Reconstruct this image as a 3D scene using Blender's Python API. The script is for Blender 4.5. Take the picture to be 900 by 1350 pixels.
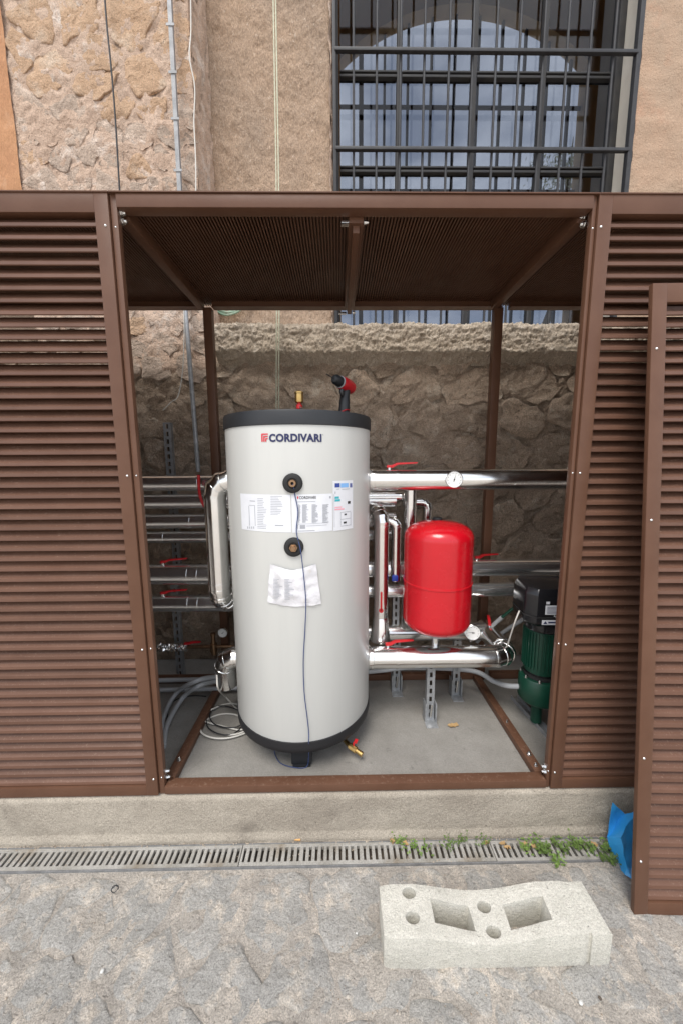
import bpy, bmesh, math, random
from mathutils import Vector, Matrix, noise
from math import sin, cos, tan, pi, radians as rad, atan2, sqrt
random.seed(7)
for o in list(bpy.data.objects): bpy.data.objects.remove(o)
S = bpy.context.scene
COL = S.collection

# ------------------------------------------------------------------ camera
CAM = Vector((0.7279, -1.2938, 1.541)); YAW, PIT, ROL, FPX = 0.01281, 0.13645, -0.0058, 470.95
fw = Vector((sin(YAW)*cos(PIT), cos(YAW)*cos(PIT), -sin(PIT)))
rt = Vector((cos(YAW), -sin(YAW), 0)); up = rt.cross(fw)
rt, up = rt*cos(ROL)+up*sin(ROL), up*cos(ROL)-rt*sin(ROL)
cd = bpy.data.cameras.new('camera'); cam = bpy.data.objects.new('camera', cd); COL.objects.link(cam)
cam.matrix_world = Matrix((( rt.x, up.x, -fw.x, CAM.x), (rt.y, up.y, -fw.y, CAM.y), (rt.z, up.z, -fw.z, CAM.z), (0, 0, 0, 1)))
cd.sensor_fit = 'VERTICAL'; cd.sensor_height = 36.0; cd.lens = FPX/1350*36.0
cd.clip_start = 0.05; cd.clip_end = 3000
S.camera = cam
# ------------------------------------------------------------------ sky, sun, exposure
SUN_EL, SUN_AZ = rad(60), rad(200)      # azimuth clockwise from +Y: high, behind the viewer
wd = bpy.data.worlds.new('World'); S.world = wd; wd.use_nodes = True
nt = wd.node_tree; nt.nodes.clear()
wo = nt.nodes.new('ShaderNodeOutputWorld'); bg = nt.nodes.new('ShaderNodeBackground')
sky = nt.nodes.new('ShaderNodeTexSky'); sky.sky_type = 'NISHITA'; sky.sun_disc = False
sky.sun_elevation = SUN_EL; sky.sun_rotation = SUN_AZ; sky.air_density = 1.0; sky.dust_density = 1.5
tc = nt.nodes.new('ShaderNodeTexCoord'); mp = nt.nodes.new('ShaderNodeMapping'); mp.inputs['Scale'].default_value = (1, 1, 2.2)
cn = nt.nodes.new('ShaderNodeTexNoise'); cn.inputs['Scale'].default_value = 4.2; cn.inputs['Detail'].default_value = 8; cn.inputs['Roughness'].default_value = .58
cr = nt.nodes.new('ShaderNodeValToRGB'); cr.color_ramp.elements[0].position = .38; cr.color_ramp.elements[1].position = .62
cr.color_ramp.elements[0].color = (.38, .38, .38, 1); cr.color_ramp.elements[1].color = (1, 1, 1, 1)
mx = nt.nodes.new('ShaderNodeMix'); mx.data_type = 'RGBA'
mx.inputs[7].default_value = (8.6, 8.8, 9.2, 1)          # cloud brightness next to the Nishita sky's own values
L = nt.links.new
L(tc.outputs['Generated'], mp.inputs[0]); L(mp.outputs[0], cn.inputs['Vector']); L(cn.outputs[0], cr.inputs[0])
L(cr.outputs[0], mx.inputs[0]); L(sky.outputs[0], mx.inputs[6]); L(mx.outputs[2], bg.inputs[0]); L(bg.outputs[0], wo.inputs[0])
bg.inputs[1].default_value = 0.105
sd = bpy.data.lights.new('sun', 'SUN'); sd.energy = 1.5; sd.angle = rad(26); sd.color = (1, .96, .9)
so = bpy.data.objects.new('sun', sd); COL.objects.link(so)
sdir = Vector((sin(SUN_AZ)*cos(SUN_EL), cos(SUN_AZ)*cos(SUN_EL), sin(SUN_EL)))
so.rotation_euler = sdir.to_track_quat('Z', 'Y').to_euler(); so.location = (0, -6, 9)
S.view_settings.view_transform = 'Standard'; S.view_settings.look = 'None'; S.view_settings.gamma = 1
S.view_settings.use_curve_mapping = False
S.view_settings.exposure = 0.84
S.render.engine = 'CYCLES'
S.cycles.max_bounces = 10; S.cycles.diffuse_bounces = 5; S.cycles.glossy_bounces = 6; S.cycles.transparent_max_bounces = 12

# ------------------------------------------------------------------ helpers
def ray(x, y): return rt*((x-450)/FPX) - up*((y-675)/FPX) + fw
def W(x, y, X=None, Y=None, Z=None):
    """point seen at photo pixel (x, y) on the plane X=, Y= or Z="""
    d = ray(x, y)
    if X is not None: t = (X-CAM.x)/d.x
    elif Y is not None: t = (Y-CAM.y)/d.y
    else: t = (Z-CAM.z)/d.z
    return CAM + d*t
def lin(r, g, b):
    f = lambda c: (c/255/12.92) if c/255 <= .04045 else ((c/255+.055)/1.055)**2.4
    return (f(r), f(g), f(b))
def obj(name, me, mat=None, parent=None, smooth=None, loc=None):
    if mat is not None and not me.materials: me.materials.append(mat)
    if smooth is not None and len(me.polygons):
        me.shade_smooth(); me.set_sharp_from_angle(angle=rad(smooth))
    o = bpy.data.objects.new(name, me); COL.objects.link(o)
    if parent: o.parent = parent
    if loc is not None: o.location = loc
    return o
def tag(o, label, cat, group=None, kind=None):
    o['label'] = label; o['category'] = cat
    if group: o['group'] = group
    if kind: o['kind'] = kind
    return o
def thing(name, label, cat, loc=(0, 0, 0), group=None):
    o = bpy.data.objects.new(name, None); COL.objects.link(o); o.location = loc; o.empty_display_size = .05
    return tag(o, label, cat, group)
class MB:
    """collects shapes into one mesh (world coordinates; base shifts to the parent's origin)"""
    def __init__(s): s.v = []; s.f = []
    def quad(s, pts):
        n = len(s.v); s.v += [tuple(p) for p in pts]; s.f.append(tuple(range(n, n+len(pts)))); return s
    def box(s, a, b, M=None):
        x0, y0, z0 = a; x1, y1, z1 = b; n = len(s.v)
        vs = [Vector(p) for p in ((x0,y0,z0),(x1,y0,z0),(x1,y1,z0),(x0,y1,z0),(x0,y0,z1),(x1,y0,z1),(x1,y1,z1),(x0,y1,z1))]
        if M: vs = [M @ p for p in vs]
        s.v += [tuple(p) for p in vs]
        s.f += [tuple(n+i for i in q) for q in ((0,3,2,1),(4,5,6,7),(0,1,5,4),(1,2,6,5),(2,3,7,6),(3,0,4,7))]; return s
    def prism(s, prof, x0, x1, M=None):
        """profile of (y, z) extruded along x"""
        n = len(s.v); k = len(prof)
        for x in (x0, x1):
            for (y, z) in prof:
                p = Vector((x, y, z)); s.v.append(tuple(M @ p if M else p))
        s.f += [(n+i, n+(i+1) % k, n+k+(i+1) % k, n+k+i) for i in range(k)]
        s.f += [tuple(n+i for i in reversed(range(k))), tuple(n+k+i for i in range(k))]; return s
    def tube(s, pts, r, seg=16, cap=True, M=None, ref=None):
        pts = [Vector(p) for p in pts]; n0 = len(s.v); m = len(pts)
        rs = r if isinstance(r, (list, tuple)) else [r]*m
        tang = []
        for i in range(m):
            a = (pts[i]-pts[i-1]).normalized() if i > 0 else None
            b = (pts[i+1]-pts[i]).normalized() if i < m-1 else None
            tang.append((a or b, b or a))
        t0 = tang[0][1]; nrm = ref or (Vector((0, 0, 1)) if abs(t0.z) < .9 else Vector((0, 1, 0)))
        nrm = (nrm - t0*nrm.dot(t0)).normalized(); prev = t0
        for i in range(m):
            a, b = tang[i]; t = a+b
            if t.length < 1e-4: t = a
            t.normalize()
            nrm = prev.rotation_difference(t) @ nrm; prev = t
            nrm = (nrm - t*nrm.dot(t)).normalized(); bi = t.cross(nrm)
            k = 1/max(.5, a.dot(t)); mit = (b-a)
            mit = mit.normalized() if mit.length > 1e-4 else None
            for j in range(seg):
                an = 2*pi*j/seg; d = nrm*cos(an)+bi*sin(an)
                if mit is not None: d = d + mit*(d.dot(mit)*(k-1))
                p = pts[i]+d*rs[i]; s.v.append(tuple(M @ p if M else p))
        for i in range(m-1):
            for j in range(seg):
                a = n0+i*seg+j; b = n0+i*seg+(j+1) % seg; s.f.append((a, b, b+seg, a+seg))
        if cap:
            s.f.append(tuple(n0+j for j in reversed(range(seg)))); s.f.append(tuple(n0+(m-1)*seg+j for j in range(seg)))
        return s
    def lathe(s, prof, c=(0, 0, 0), seg=32, M=None, a0=0, a1=2*pi):
        """profile of (r, z) turned about the z axis through c"""
        n0 = len(s.v); k = len(prof); full = abs(a1-a0-2*pi) < 1e-6; cols = seg if full else seg+1
        for j in range(cols):
            an = a0+(a1-a0)*j/seg
            for (r, z) in prof:
                p = Vector((c[0]+r*cos(an), c[1]+r*sin(an), c[2]+z)); s.v.append(tuple(M @ p if M else p))
        for j in range(seg):
            for i in range(k-1):
                a = n0+j*k+i; b = n0+((j+1) % cols)*k+i; s.f.append((a, b, b+1, a+1))
        return s
    def mesh(s, name, base=None):
        me = bpy.data.meshes.new(name)
        vs = s.v if base is None else [(x-base[0], y-base[1], z-base[2]) for x, y, z in s.v]
        me.from_pydata(vs, [], s.f); me.validate(); me.update(); return me
    def build(s, name, mat, parent=None, smooth=None, bevel=0, seg=2):
        base = parent.matrix_basis.translation if parent and not parent.parent else (parent.parent.matrix_basis.translation + parent.matrix_basis.translation if parent else None)
        me = s.mesh(name, base)
        bm = bmesh.new(); bm.from_mesh(me)
        if bevel:
            es = [e for e in bm.edges if len(e.link_faces) == 2 and e.calc_face_angle(0) > .5]
            bmesh.ops.bevel(bm, geom=es, offset=bevel, segments=seg, affect='EDGES', profile=.6, clamp_overlap=True)
        bmesh.ops.recalc_face_normals(bm, faces=bm.faces); bm.to_mesh(me); bm.free()
        return obj(name, me, mat, parent, smooth if smooth is not None else (40 if bevel else None))
def clone(o, parent, name=None, **k):
    c = o.copy(); COL.objects.link(c); c.parent = parent
    for a, v in k.items(): setattr(c, a, v)
    return c
def curve(pts, n=8):
    """Catmull-Rom through pts"""
    P = [Vector(p) for p in pts]; P = [P[0]*2-P[1]] + P + [P[-1]*2-P[-2]]; out = []
    for i in range(1, len(P)-2):
        a, b, c, d = P[i-1:i+3]
        for k in range(n):
            t = k/n; out.append(.5*((2*b)+(c-a)*t+(2*a-5*b+4*c-d)*t*t+(3*b-a-3*c+d)*t**3))
    return out+[P[-2]]
def bend(pts, R, n=3):
    """polyline with each inner corner replaced by an n-piece mitred elbow of radius R"""
    pts = [Vector(p) for p in pts]; out = [pts[0]]
    for i in range(1, len(pts)-1):
        a = (pts[i-1]-pts[i]).normalized(); b = (pts[i+1]-pts[i]).normalized()
        ang = pi-a.angle(b); d = R*tan(ang/2); p0 = pts[i]+a*d; p1 = pts[i]+b*d
        c = pts[i]+(a+b).normalized()*(R/cos(ang/2))
        for k in range(n+1):
            th = ang*k/n; u = (p0-c); w = (p1-c)
            q = u.copy(); q.rotate(u.cross(w).normalized() and Matrix.Rotation(th, 3, u.cross(w).normalized()).to_quaternion()); out.append(c+q)
    return out+[pts[-1]]
def beaded(pts, R, r, n=3, h=.0028, w=.004):
    """mitred polyline and radii with a raised bead at every mitre of its elbows"""
    path = bend(pts, R, n); P, Q = [path[0]], [r]
    for i in range(1, len(path)-1):
        a = (path[i]-path[i-1]).normalized(); b = (path[i+1]-path[i]).normalized()
        P += [path[i]-a*(w+.0006), path[i]-a*w, path[i], path[i]+b*w, path[i]+b*(w+.0006)]; Q += [r, r+h, r+h, r+h, r]
    return P+[path[-1]], Q+[r]
def fbm(p, o=4, h=.9): return noise.fractal(p, h, 2.1, o)

# ------------------------------------------------------------------ materials
def mat(name, c1, c2=None, scale=6, rough=.6, metal=0, bump=0, bscale=60, bdetail=6, spec=.5, c3=None, s3=1.2, f3=.5, rvar=0, rand=0, coat=0, stretch=(1, 1, 1), dist=.004, grain=0, gscale=170, pit=None):
    m = bpy.data.materials.new(name); m.use_nodes = True; t = m.node_tree; N = t.nodes; b = N['Principled BSDF']
    l = t.links.new
    b.inputs['Roughness'].default_value = rough; b.inputs['Metallic'].default_value = metal
    b.inputs['Specular IOR Level'].default_value = spec; b.inputs['Coat Weight'].default_value = coat
    b.inputs['Base Color'].default_value = (*c1, 1)
    tcn = N.new('ShaderNodeTexCoord'); mpn = N.new('ShaderNodeMapping'); mpn.inputs['Scale'].default_value = stretch
    l(tcn.outputs['Object'], mpn.inputs[0]); vec = mpn.outputs[0]
    if rand:
        oi = N.new('ShaderNodeObjectInfo'); cx = N.new('ShaderNodeCombineXYZ'); ad = N.new('ShaderNodeVectorMath')
        mu = N.new('ShaderNodeMath'); mu.operation = 'MULTIPLY'; mu.inputs[1].default_value = 37
        l(oi.outputs['Random'], mu.inputs[0]); l(mu.outputs[0], cx.inputs[0]); l(mu.outputs[0], cx.inputs[1])
        l(vec, ad.inputs[0]); l(cx.outputs[0], ad.inputs[1]); vec = ad.outputs[0]
    col = None
    def ns(sc, det=6, ro=.6):
        n = N.new('ShaderNodeTexNoise'); n.inputs['Scale'].default_value = sc; n.inputs['Detail'].default_value = det; n.inputs['Roughness'].default_value = ro
        l(vec, n.inputs['Vector']); return n
    def ramp(src, a, bb):
        r = N.new('ShaderNodeMapRange'); r.inputs[1].default_value = a; r.inputs[2].default_value = bb; l(src, r.inputs[0]); return r.outputs[0]
    def mix(fac, A, B):
        x = N.new('ShaderNodeMix'); x.data_type = 'RGBA'; l(fac, x.inputs[0])
        for s_, k in ((A, 6), (B, 7)):
            if isinstance(s_, tuple): x.inputs[k].default_value = (*s_, 1)
            else: l(s_, x.inputs[k])
        return x.outputs[2]
    if c2: col = mix(ramp(ns(scale).outputs[0], .34, .66), c1, c2)
    if c3: col = mix(ramp(ns(s3, 8, .65).outputs[0], f3, f3+.16), col or c1, c3)
    if rand:
        hs = N.new('ShaderNodeHueSaturation'); mr = N.new('ShaderNodeMapRange'); mr.inputs[3].default_value = 1-rand; mr.inputs[4].default_value = 1+rand
        l(oi.outputs['Random'], mr.inputs[0]); l(mr.outputs[0], hs.inputs['Value'])
        if col: l(col, hs.inputs['Color'])
        else: hs.inputs['Color'].default_value = (*c1, 1)
        col = hs.outputs[0]
    if pit:                                            # cavities filled with dirt: (colour, scale, threshold)
        pf = ns(pit[1], 5, .7).outputs[0]; pr_ = N.new('ShaderNodeMapRange'); pr_.inputs[1].default_value = pit[2]; pr_.inputs[2].default_value = pit[2]-.06
        l(pf, pr_.inputs[0]); col = mix(pr_.outputs[0], col or c1, pit[0])
    if grain:
        gm_ = N.new('ShaderNodeMapRange'); gm_.inputs[1].default_value = .3; gm_.inputs[2].default_value = .7; gm_.inputs[3].default_value = 1-grain; gm_.inputs[4].default_value = 1+grain
        l(ns(gscale, 6, .8).outputs[0], gm_.inputs[0])
        h2 = N.new('ShaderNodeHueSaturation'); l(gm_.outputs[0], h2.inputs['Value'])
        if col: l(col, h2.inputs['Color'])
        else: h2.inputs['Color'].default_value = (*c1, 1)
        col = h2.outputs[0]
    if col: l(col, b.inputs['Base Color'])
    if rvar:
        mr = N.new('ShaderNodeMapRange'); mr.inputs[1].default_value = .3; mr.inputs[2].default_value = .7
        mr.inputs[3].default_value = rough-rvar; mr.inputs[4].default_value = rough+rvar
        l(ns(scale*1.7, 5).outputs[0], mr.inputs[0]); l(mr.outputs[0], b.inputs['Roughness'])
    if bump:
        bp = N.new('ShaderNodeBump'); bp.inputs['Strength'].default_value = bump; bp.inputs['Distance'].default_value = dist
        l(ns(bscale, bdetail, .65).outputs[0], bp.inputs['Height']); l(bp.outputs[0], b.inputs['Normal'])
        if grain:
            b2 = N.new('ShaderNodeBump'); b2.inputs['Strength'].default_value = min(1, bump); b2.inputs['Distance'].default_value = dist*2.2
            l(ns(bscale*.33, 8, .7).outputs[0], b2.inputs['Height']); l(b2.outputs[0], bp.inputs['Normal'])
            if pit:
                b3 = N.new('ShaderNodeBump'); b3.invert = True; b3.inputs['Strength'].default_value = .8; b3.inputs['Distance'].default_value = .006
                l(pr_.outputs[0], b3.inputs['Height']); l(b3.outputs[0], b2.inputs['Normal'])
    return m
def dusty(m, colour, thr=.52, zmin=.35, sc=55, amt=.7):
    """dust and grit lying on upward faces"""
    t = m.node_tree; N = t.nodes; l = t.links.new; b = N['Principled BSDF']
    g = N.new('ShaderNodeNewGeometry'); sx = N.new('ShaderNodeSeparateXYZ'); l(g.outputs['Normal'], sx.inputs[0])
    up_ = N.new('ShaderNodeMapRange'); up_.inputs[1].default_value = zmin; up_.inputs[2].default_value = zmin+.25; l(sx.outputs[2], up_.inputs[0])
    n = N.new('ShaderNodeTexNoise'); n.inputs['Scale'].default_value = sc; n.inputs['Detail'].default_value = 8; n.inputs['Roughness'].default_value = .75
    l(g.outputs['Position'], n.inputs['Vector'])
    r = N.new('ShaderNodeMapRange'); r.inputs[1].default_value = thr; r.inputs[2].default_value = thr+.12; r.inputs[4].default_value = amt; l(n.outputs[0], r.inputs[0])
    mu = N.new('ShaderNodeMath'); mu.operation = 'MULTIPLY'; l(up_.outputs[0], mu.inputs[0]); l(r.outputs[0], mu.inputs[1])
    x = N.new('ShaderNodeMix'); x.data_type = 'RGBA'; l(mu.outputs[0], x.inputs[0]); x.inputs[7].default_value = (*colour, 1)
    old = b.inputs['Base Color'].links
    if old: l(old[0].from_socket, x.inputs[6])
    else: x.inputs[6].default_value = b.inputs['Base Color'].default_value
    l(x.outputs[2], b.inputs['Base Color']); return m
BR1, BR2 = (.128, .063, .038), (.108, .051, .030)
M = {}
M['brown'] = mat('brown_paint', BR1, BR2, 7, rough=.40, bump=.12, bscale=420, rvar=.08, spec=.28)
M['slat'] = dusty(mat('brown_slat_paint', (.140, .072, .048), (.114, .056, .036), 5, rough=.42, bump=.12, bscale=420, spec=.30, rand=.10, rvar=.08), (.40, .29, .22), .57, .3, 150, .55)
M['rail'] = dusty(mat('brown_rail_paint', BR1, BR2, 9, rough=.45, bump=.15, bscale=300, spec=.3), (.28, .19, .14), .54, .5, 70, .5)
M['chrome'] = mat('aluminium_cladding', (.86, .86, .85), (.80, .80, .79), 8, rough=.19, metal=1, bump=.10, bscale=6, bdetail=2, rvar=.04, dist=.006)
M['chrome_b'] = mat('dull_aluminium_cladding', (.86, .86, .85), (.78, .78, .78), 8, rough=.20, metal=.93, bump=.12, bscale=8, bdetail=2, dist=.006)
M['galv'] = mat('galvanised_steel', (.46, .47, .48), (.32, .33, .34), 30, rough=.5, metal=.6, rvar=.08, grain=.2)
M['conduit'] = mat('weathered_zinc', (.36, .365, .37), (.24, .245, .25), 18, rough=.6, metal=.2, grain=.25)
M['bolt'] = mat('zinc_bolt', (.75, .75, .74), rough=.25, metal=1)
M['jacket'] = mat('white_jacket', (.60, .60, .57), (.565, .565, .54), 2.2, rough=.30, bump=.10, bscale=7, bdetail=2, stretch=(3, 3, .35))
M['blackcap'] = mat('black_plastic', (.014, .016, .019), (.02, .021, .024), 8, rough=.5, bump=.1, bscale=200)
M['rim'] = mat('black_rim', (.010, .010, .012), rough=.62)
M['edge'] = mat('drain_edge', (.20, .20, .20), (.13, .13, .13), 20, rough=.7, grain=.3)
M['blackgloss'] = mat('black_gloss', (.012, .012, .014), rough=.2)
M['rubber'] = mat('black_rubber', (.015, .015, .015), rough=.7)
M['brass'] = mat('brass', (.62, .42, .16), (.5, .33, .13), 60, rough=.32, metal=1)
M['copper'] = mat('bronze_fitting', (.40, .26, .16), (.28, .17, .10), 60, rough=.4, metal=1)
M['red'] = mat('red_enamel', (.54, .004, .013), (.48, .003, .010), 5, rough=.26, spec=.5, coat=.3, rvar=.05)
M['redlever'] = mat('red_lever', (.55, .015, .02), rough=.4)
M['bluelever'] = mat('blue_lever', (.02, .05, .35), rough=.4)
M['green'] = mat('green_paint', (.006, .058, .034), (.005, .046, .027), 20, rough=.4, bump=.1, bscale=150)
M['paper'] = mat('white_paper', (.74, .75, .78), (.70, .71, .74), 30, rough=.5)
M['ink'] = mat('grey_ink', (.36, .37, .40), rough=.6)
M['navy'] = mat('navy_ink', (.018, .022, .085), rough=.4)
M['logored'] = mat('red_ink', (.62, .03, .05), rough=.4)
M['eublue'] = mat('dark_blue_ink', (.03, .06, .28), rough=.5)
M['ltblue'] = mat('light_blue_ink', (.22, .45, .80), rough=.5)
M['teal'] = mat('teal_ink', (.05, .42, .48), rough=.5)
M['pink'] = mat('pink_ink', (.85, .35, .42), rough=.5)
M['blackink'] = mat('black_ink', (.03, .03, .03), rough=.5)
M['dial'] = mat('dial_white', (.80, .80, .78), rough=.25, coat=.6)
M['concrete'] = mat('concrete', (.44, .39, .32), (.30, .26, .21), 2.6, rough=.9, bump=.9, bscale=110, c3=(.21, .18, .145), s3=4.5, f3=.60, grain=.5, gscale=220, dist=.004, pit=((.20, .17, .14), 50, .325))
M['floor'] = mat('slab_concrete', (.29, .275, .25), (.235, .222, .20), 7, rough=.85, bump=.5, bscale=120, c3=(.16, .15, .135), s3=26, f3=.62, grain=.18, dist=.002)
M['block'] = mat('fence_foot_concrete', (.68, .655, .58), (.58, .56, .49), 14, rough=.92, bump=1, bscale=210, grain=.38, gscale=260, dist=.003, pit=((.22, .205, .175), 130, .34))
M['mortar'] = mat('pale_mortar', (.74, .55, .42), (.60, .43, .32), 8, rough=.95, bump=1, bscale=80, c3=(.86, .76, .67), s3=9, f3=.54, dist=.011, grain=.45, gscale=200, pit=((.30, .21, .15), 42, .345))
M['stone'] = mat('ochre_stone', (.70, .475, .31), (.60, .395, .25), 5, rough=.95, bump=1, bscale=95, c3=(.80, .63, .48), s3=8, f3=.53, rand=.06, dist=.011, grain=.45, gscale=200, pit=((.32, .19, .11), 45, .34))
M['stone_g'] = mat('grey_rubble_stone', (.64, .50, .395), (.51, .395, .31), 7, rough=.95, bump=1, bscale=90, c3=(.78, .62, .50), s3=9, f3=.51, rand=.12, dist=.011, grain=.48, gscale=200, pit=((.26, .19, .14), 40, .355))
M['base_stone'] = mat('dark_base_stone', (.61, .465, .345), (.44, .33, .24), 5, rough=.95, bump=1, bscale=85, c3=(.70, .60, .48), s3=9, f3=.54, rand=.14, dist=.014, grain=.5, gscale=150, pit=((.17, .12, .085), 38, .355))
M['base_mortar'] = mat('base_wall_mortar', (.57, .44, .33), (.42, .315, .23), 6, rough=.95, bump=1, bscale=70, c3=(.70, .60, .48), s3=8, f3=.55, dist=.014, grain=.5, gscale=150, pit=((.17, .12, .085), 34, .36))
M['coping'] = mat('rough_coping_mortar', (.60, .50, .385), (.44, .36, .275), 10, rough=.95, bump=1, bscale=70, c3=(.70, .61, .50), s3=30, f3=.53, dist=.010, grain=.45, pit=((.20, .15, .11), 45, .36))
M['stucco'] = mat('tan_stucco', (.54, .375, .255), (.40, .295, .215), 1.6, rough=.93, bump=1, bscale=120, c3=(.80, .67, .54), s3=62, f3=.60, dist=.009, grain=.48, gscale=150, stretch=(1, 1, .55), pit=((.24, .155, .10), 70, .34))
M['stucco_r'] = mat('pinkish_stucco', (.47, .315, .215), (.38, .285, .205), 2.2, rough=.93, bump=.9, bscale=90, c3=(.50, .27, .17), s3=2.0, f3=.52, dist=.006, grain=.3, pit=((.62, .52, .42), 26, .30))
M['orange'] = mat('orange_plaster', (.48, .25, .125), (.42, .21, .105), 6, rough=.9, bump=.8, bscale=70, c3=(.54, .32, .19), s3=11, f3=.58, dist=.005, stretch=(1, 1, .5), grain=.25)
M['reveal'] = mat('pale_reveal_plaster', (.76, .71, .62), (.66, .61, .53), 5, rough=.9, bump=.5, bscale=50)
M['iron'] = mat('grey_iron', (.045, .045, .048), (.032, .032, .035), 20, rough=.55, spec=.35, bump=.3, bscale=160, c3=(.06, .043, .032), s3=26, f3=.62)
M['darkframe'] = mat('dark_window_frame', (.035, .035, .038), (.05, .048, .046), 12, rough=.6, spec=.3)
M['brownwood'] = mat('brown_glazing_bar', (.05, .038, .03), rough=.6)
M['room'] = mat('brown_room_plaster', (.66, .46, .25), (.58, .40, .22), 1.2, rough=.9)
M['ground'] = mat('ground_mortar', (.59, .53, .46), (.45, .41, .365), 9, rough=.95, bump=1, bscale=75, c3=(.76, .67, .57), s3=15, f3=.53, dist=.012, grain=.5, gscale=240, pit=((.26, .225, .19), 60, .345))
M['paver'] = mat('paving_stone', (.54, .515, .475), (.41, .395, .37), 7, rough=.93, bump=1, bscale=65, c3=(.74, .655, .555), s3=13, f3=.51, rand=.07, dist=.013, grain=.5, gscale=240, pit=((.26, .24, .21), 55, .34))
M['grate'] = mat('weathered_grate', (.42, .405, .375), (.29, .275, .245), 9, rough=.65, metal=.1, c3=(.20, .145, .085), s3=2.6, f3=.52, bump=.5, bscale=150, grain=.35)
M['grit'] = mat('grit', (.48, .41, .33), (.28, .22, .16), 60, rough=.95, c3=(.66, .60, .52), s3=90, f3=.6)
M['dark'] = mat('drain_dirt', (.13, .105, .08), (.07, .055, .045), 30, rough=1, bump=1, bscale=80)
M['cable_w'] = mat('white_cable', (.62, .60, .55), rough=.5)
M['cable_g'] = mat('grey_conduit', (.36, .37, .38), rough=.5)
M['cable_b'] = mat('blue_cable', (.035, .06, .17), rough=.5)
M['cable_k'] = mat('black_cable', (.02, .02, .022), rough=.5)
M['rope'] = mat('pale_green_rope', (.60, .62, .46), (.45, .44, .32), 80, rough=.7)
M['hose'] = mat('green_hose', (.16, .30, .20), (.40, .46, .36), 30, rough=.5)
M['bag'] = mat('blue_plastic', (.03, .30, .68), (.05, .36, .76), 6, rough=.3, bump=.5, bscale=14, bdetail=3, dist=.01)
M['leaf'] = mat('weed_leaf', (.17, .26, .06), (.10, .17, .035), 40, rough=.55, rand=.25)
M['dry'] = mat('dry_leaf', (.42, .28, .13), (.34, .21, .09), 40, rough=.8, rand=.2)
M['tree_leaf'] = mat('tree_leaf', (.20, .20, .07), (.13, .14, .05), 3, rough=.6)
M['bark'] = mat('bark', (.12, .09, .06), (.08, .06, .04), 12, rough=.95, bump=.6, bscale=30)
M['drillred'] = mat('drill_red', (.50, .012, .02), rough=.35)
M['orangebutt'] = mat('cigarette_filter', (.60, .33, .12), rough=.8)
g = bpy.data.materials.new('window_glass'); g.use_nodes = True; N = g.node_tree.nodes; N.clear(); l = g.node_tree.links.new
go = N.new('ShaderNodeOutputMaterial'); tr = N.new('ShaderNodeBsdfTransparent'); gl = N.new('ShaderNodeBsdfGlossy'); fr = N.new('ShaderNodeLayerWeight'); pw = N.new('ShaderNodeMath'); pw.operation = 'POWER'; pw.inputs[1].default_value = 4.0; ma = N.new('ShaderNodeMath'); ma.operation = 'MULTIPLY_ADD'; ma.inputs[1].default_value = .9; ma.inputs[2].default_value = .03; ms = N.new('ShaderNodeMixShader')
tr.inputs[0].default_value = (.58, .60, .635, 1); gl.inputs['Roughness'].default_value = .02; fr.inputs[0].default_value = .5
l(fr.outputs['Facing'], pw.inputs[0]); l(pw.outputs[0], ma.inputs[0]); l(ma.outputs[0], ms.inputs[0]); l(tr.outputs[0], ms.inputs[1]); l(gl.outputs[0], ms.inputs[2]); l(ms.outputs[0], go.inputs[0]); M['glass'] = g
#--SETTING--
# ------------------------------------------------------------------ stones
def clip(poly, p, n):
    """part of poly on the side where (q-p).n <= 0"""
    out = []
    for i in range(len(poly)):
        a, b = poly[i], poly[(i+1) % len(poly)]
        da = (a[0]-p[0])*n[0]+(a[1]-p[1])*n[1]; db = (b[0]-p[0])*n[0]+(b[1]-p[1])*n[1]
        if da <= 0: out.append(a)
        if da*db < 0:
            t = da/(da-db); out.append((a[0]+(b[0]-a[0])*t, a[1]+(b[1]-a[1])*t))
    return out
def cells(seeds, rect, joint, aspect=1.0):
    u0, u1, v0, v1 = rect; res = []
    for i, s in enumerate(seeds):
        poly = [(u0, v0), (u1, v0), (u1, v1), (u0, v1)]
        for j, q in enumerate(seeds):
            if j == i: continue
            dx, dy = q[0]-s[0], (q[1]-s[1])*aspect
            d = sqrt(dx*dx+dy*dy)
            if d > 1.6: continue
            n = (dx/d, dy/d*aspect); jj = joint/sqrt(n[0]**2+n[1]**2)
            mid = ((s[0]+q[0])/2, (s[1]+q[1])/2); k = sqrt(n[0]**2+n[1]**2)
            poly = clip(poly, (mid[0]-n[0]/k*joint, mid[1]-n[1]/k*joint), n)
            if len(poly) < 3: break
        if len(poly) >= 3: res.append(poly)
    return res
def chaikin(p, k):
    for _ in range(k):
        q = []
        for i in range(len(p)):
            a, b = p[i], p[(i+1) % len(p)]
            q += [(a[0]*.78+b[0]*.22, a[1]*.78+b[1]*.22), (a[0]*.22+b[0]*.78, a[1]*.22+b[1]*.78)]
        p = q
    return p
def resample(p, n):
    Ls = [0]
    for i in range(len(p)): a, b = p[i], p[(i+1) % len(p)]; Ls.append(Ls[-1]+sqrt((a[0]-b[0])**2+(a[1]-b[1])**2))
    out = []; i = 0
    for k in range(n):
        t = Ls[-1]*k/n
        while Ls[i+1] < t: i += 1
        a, b = p[i], p[(i+1) % len(p)]; f = (t-Ls[i])/max(1e-9, Ls[i+1]-Ls[i]); out.append((a[0]+(b[0]-a[0])*f, a[1]+(b[1]-a[1])*f))
    return out
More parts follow.
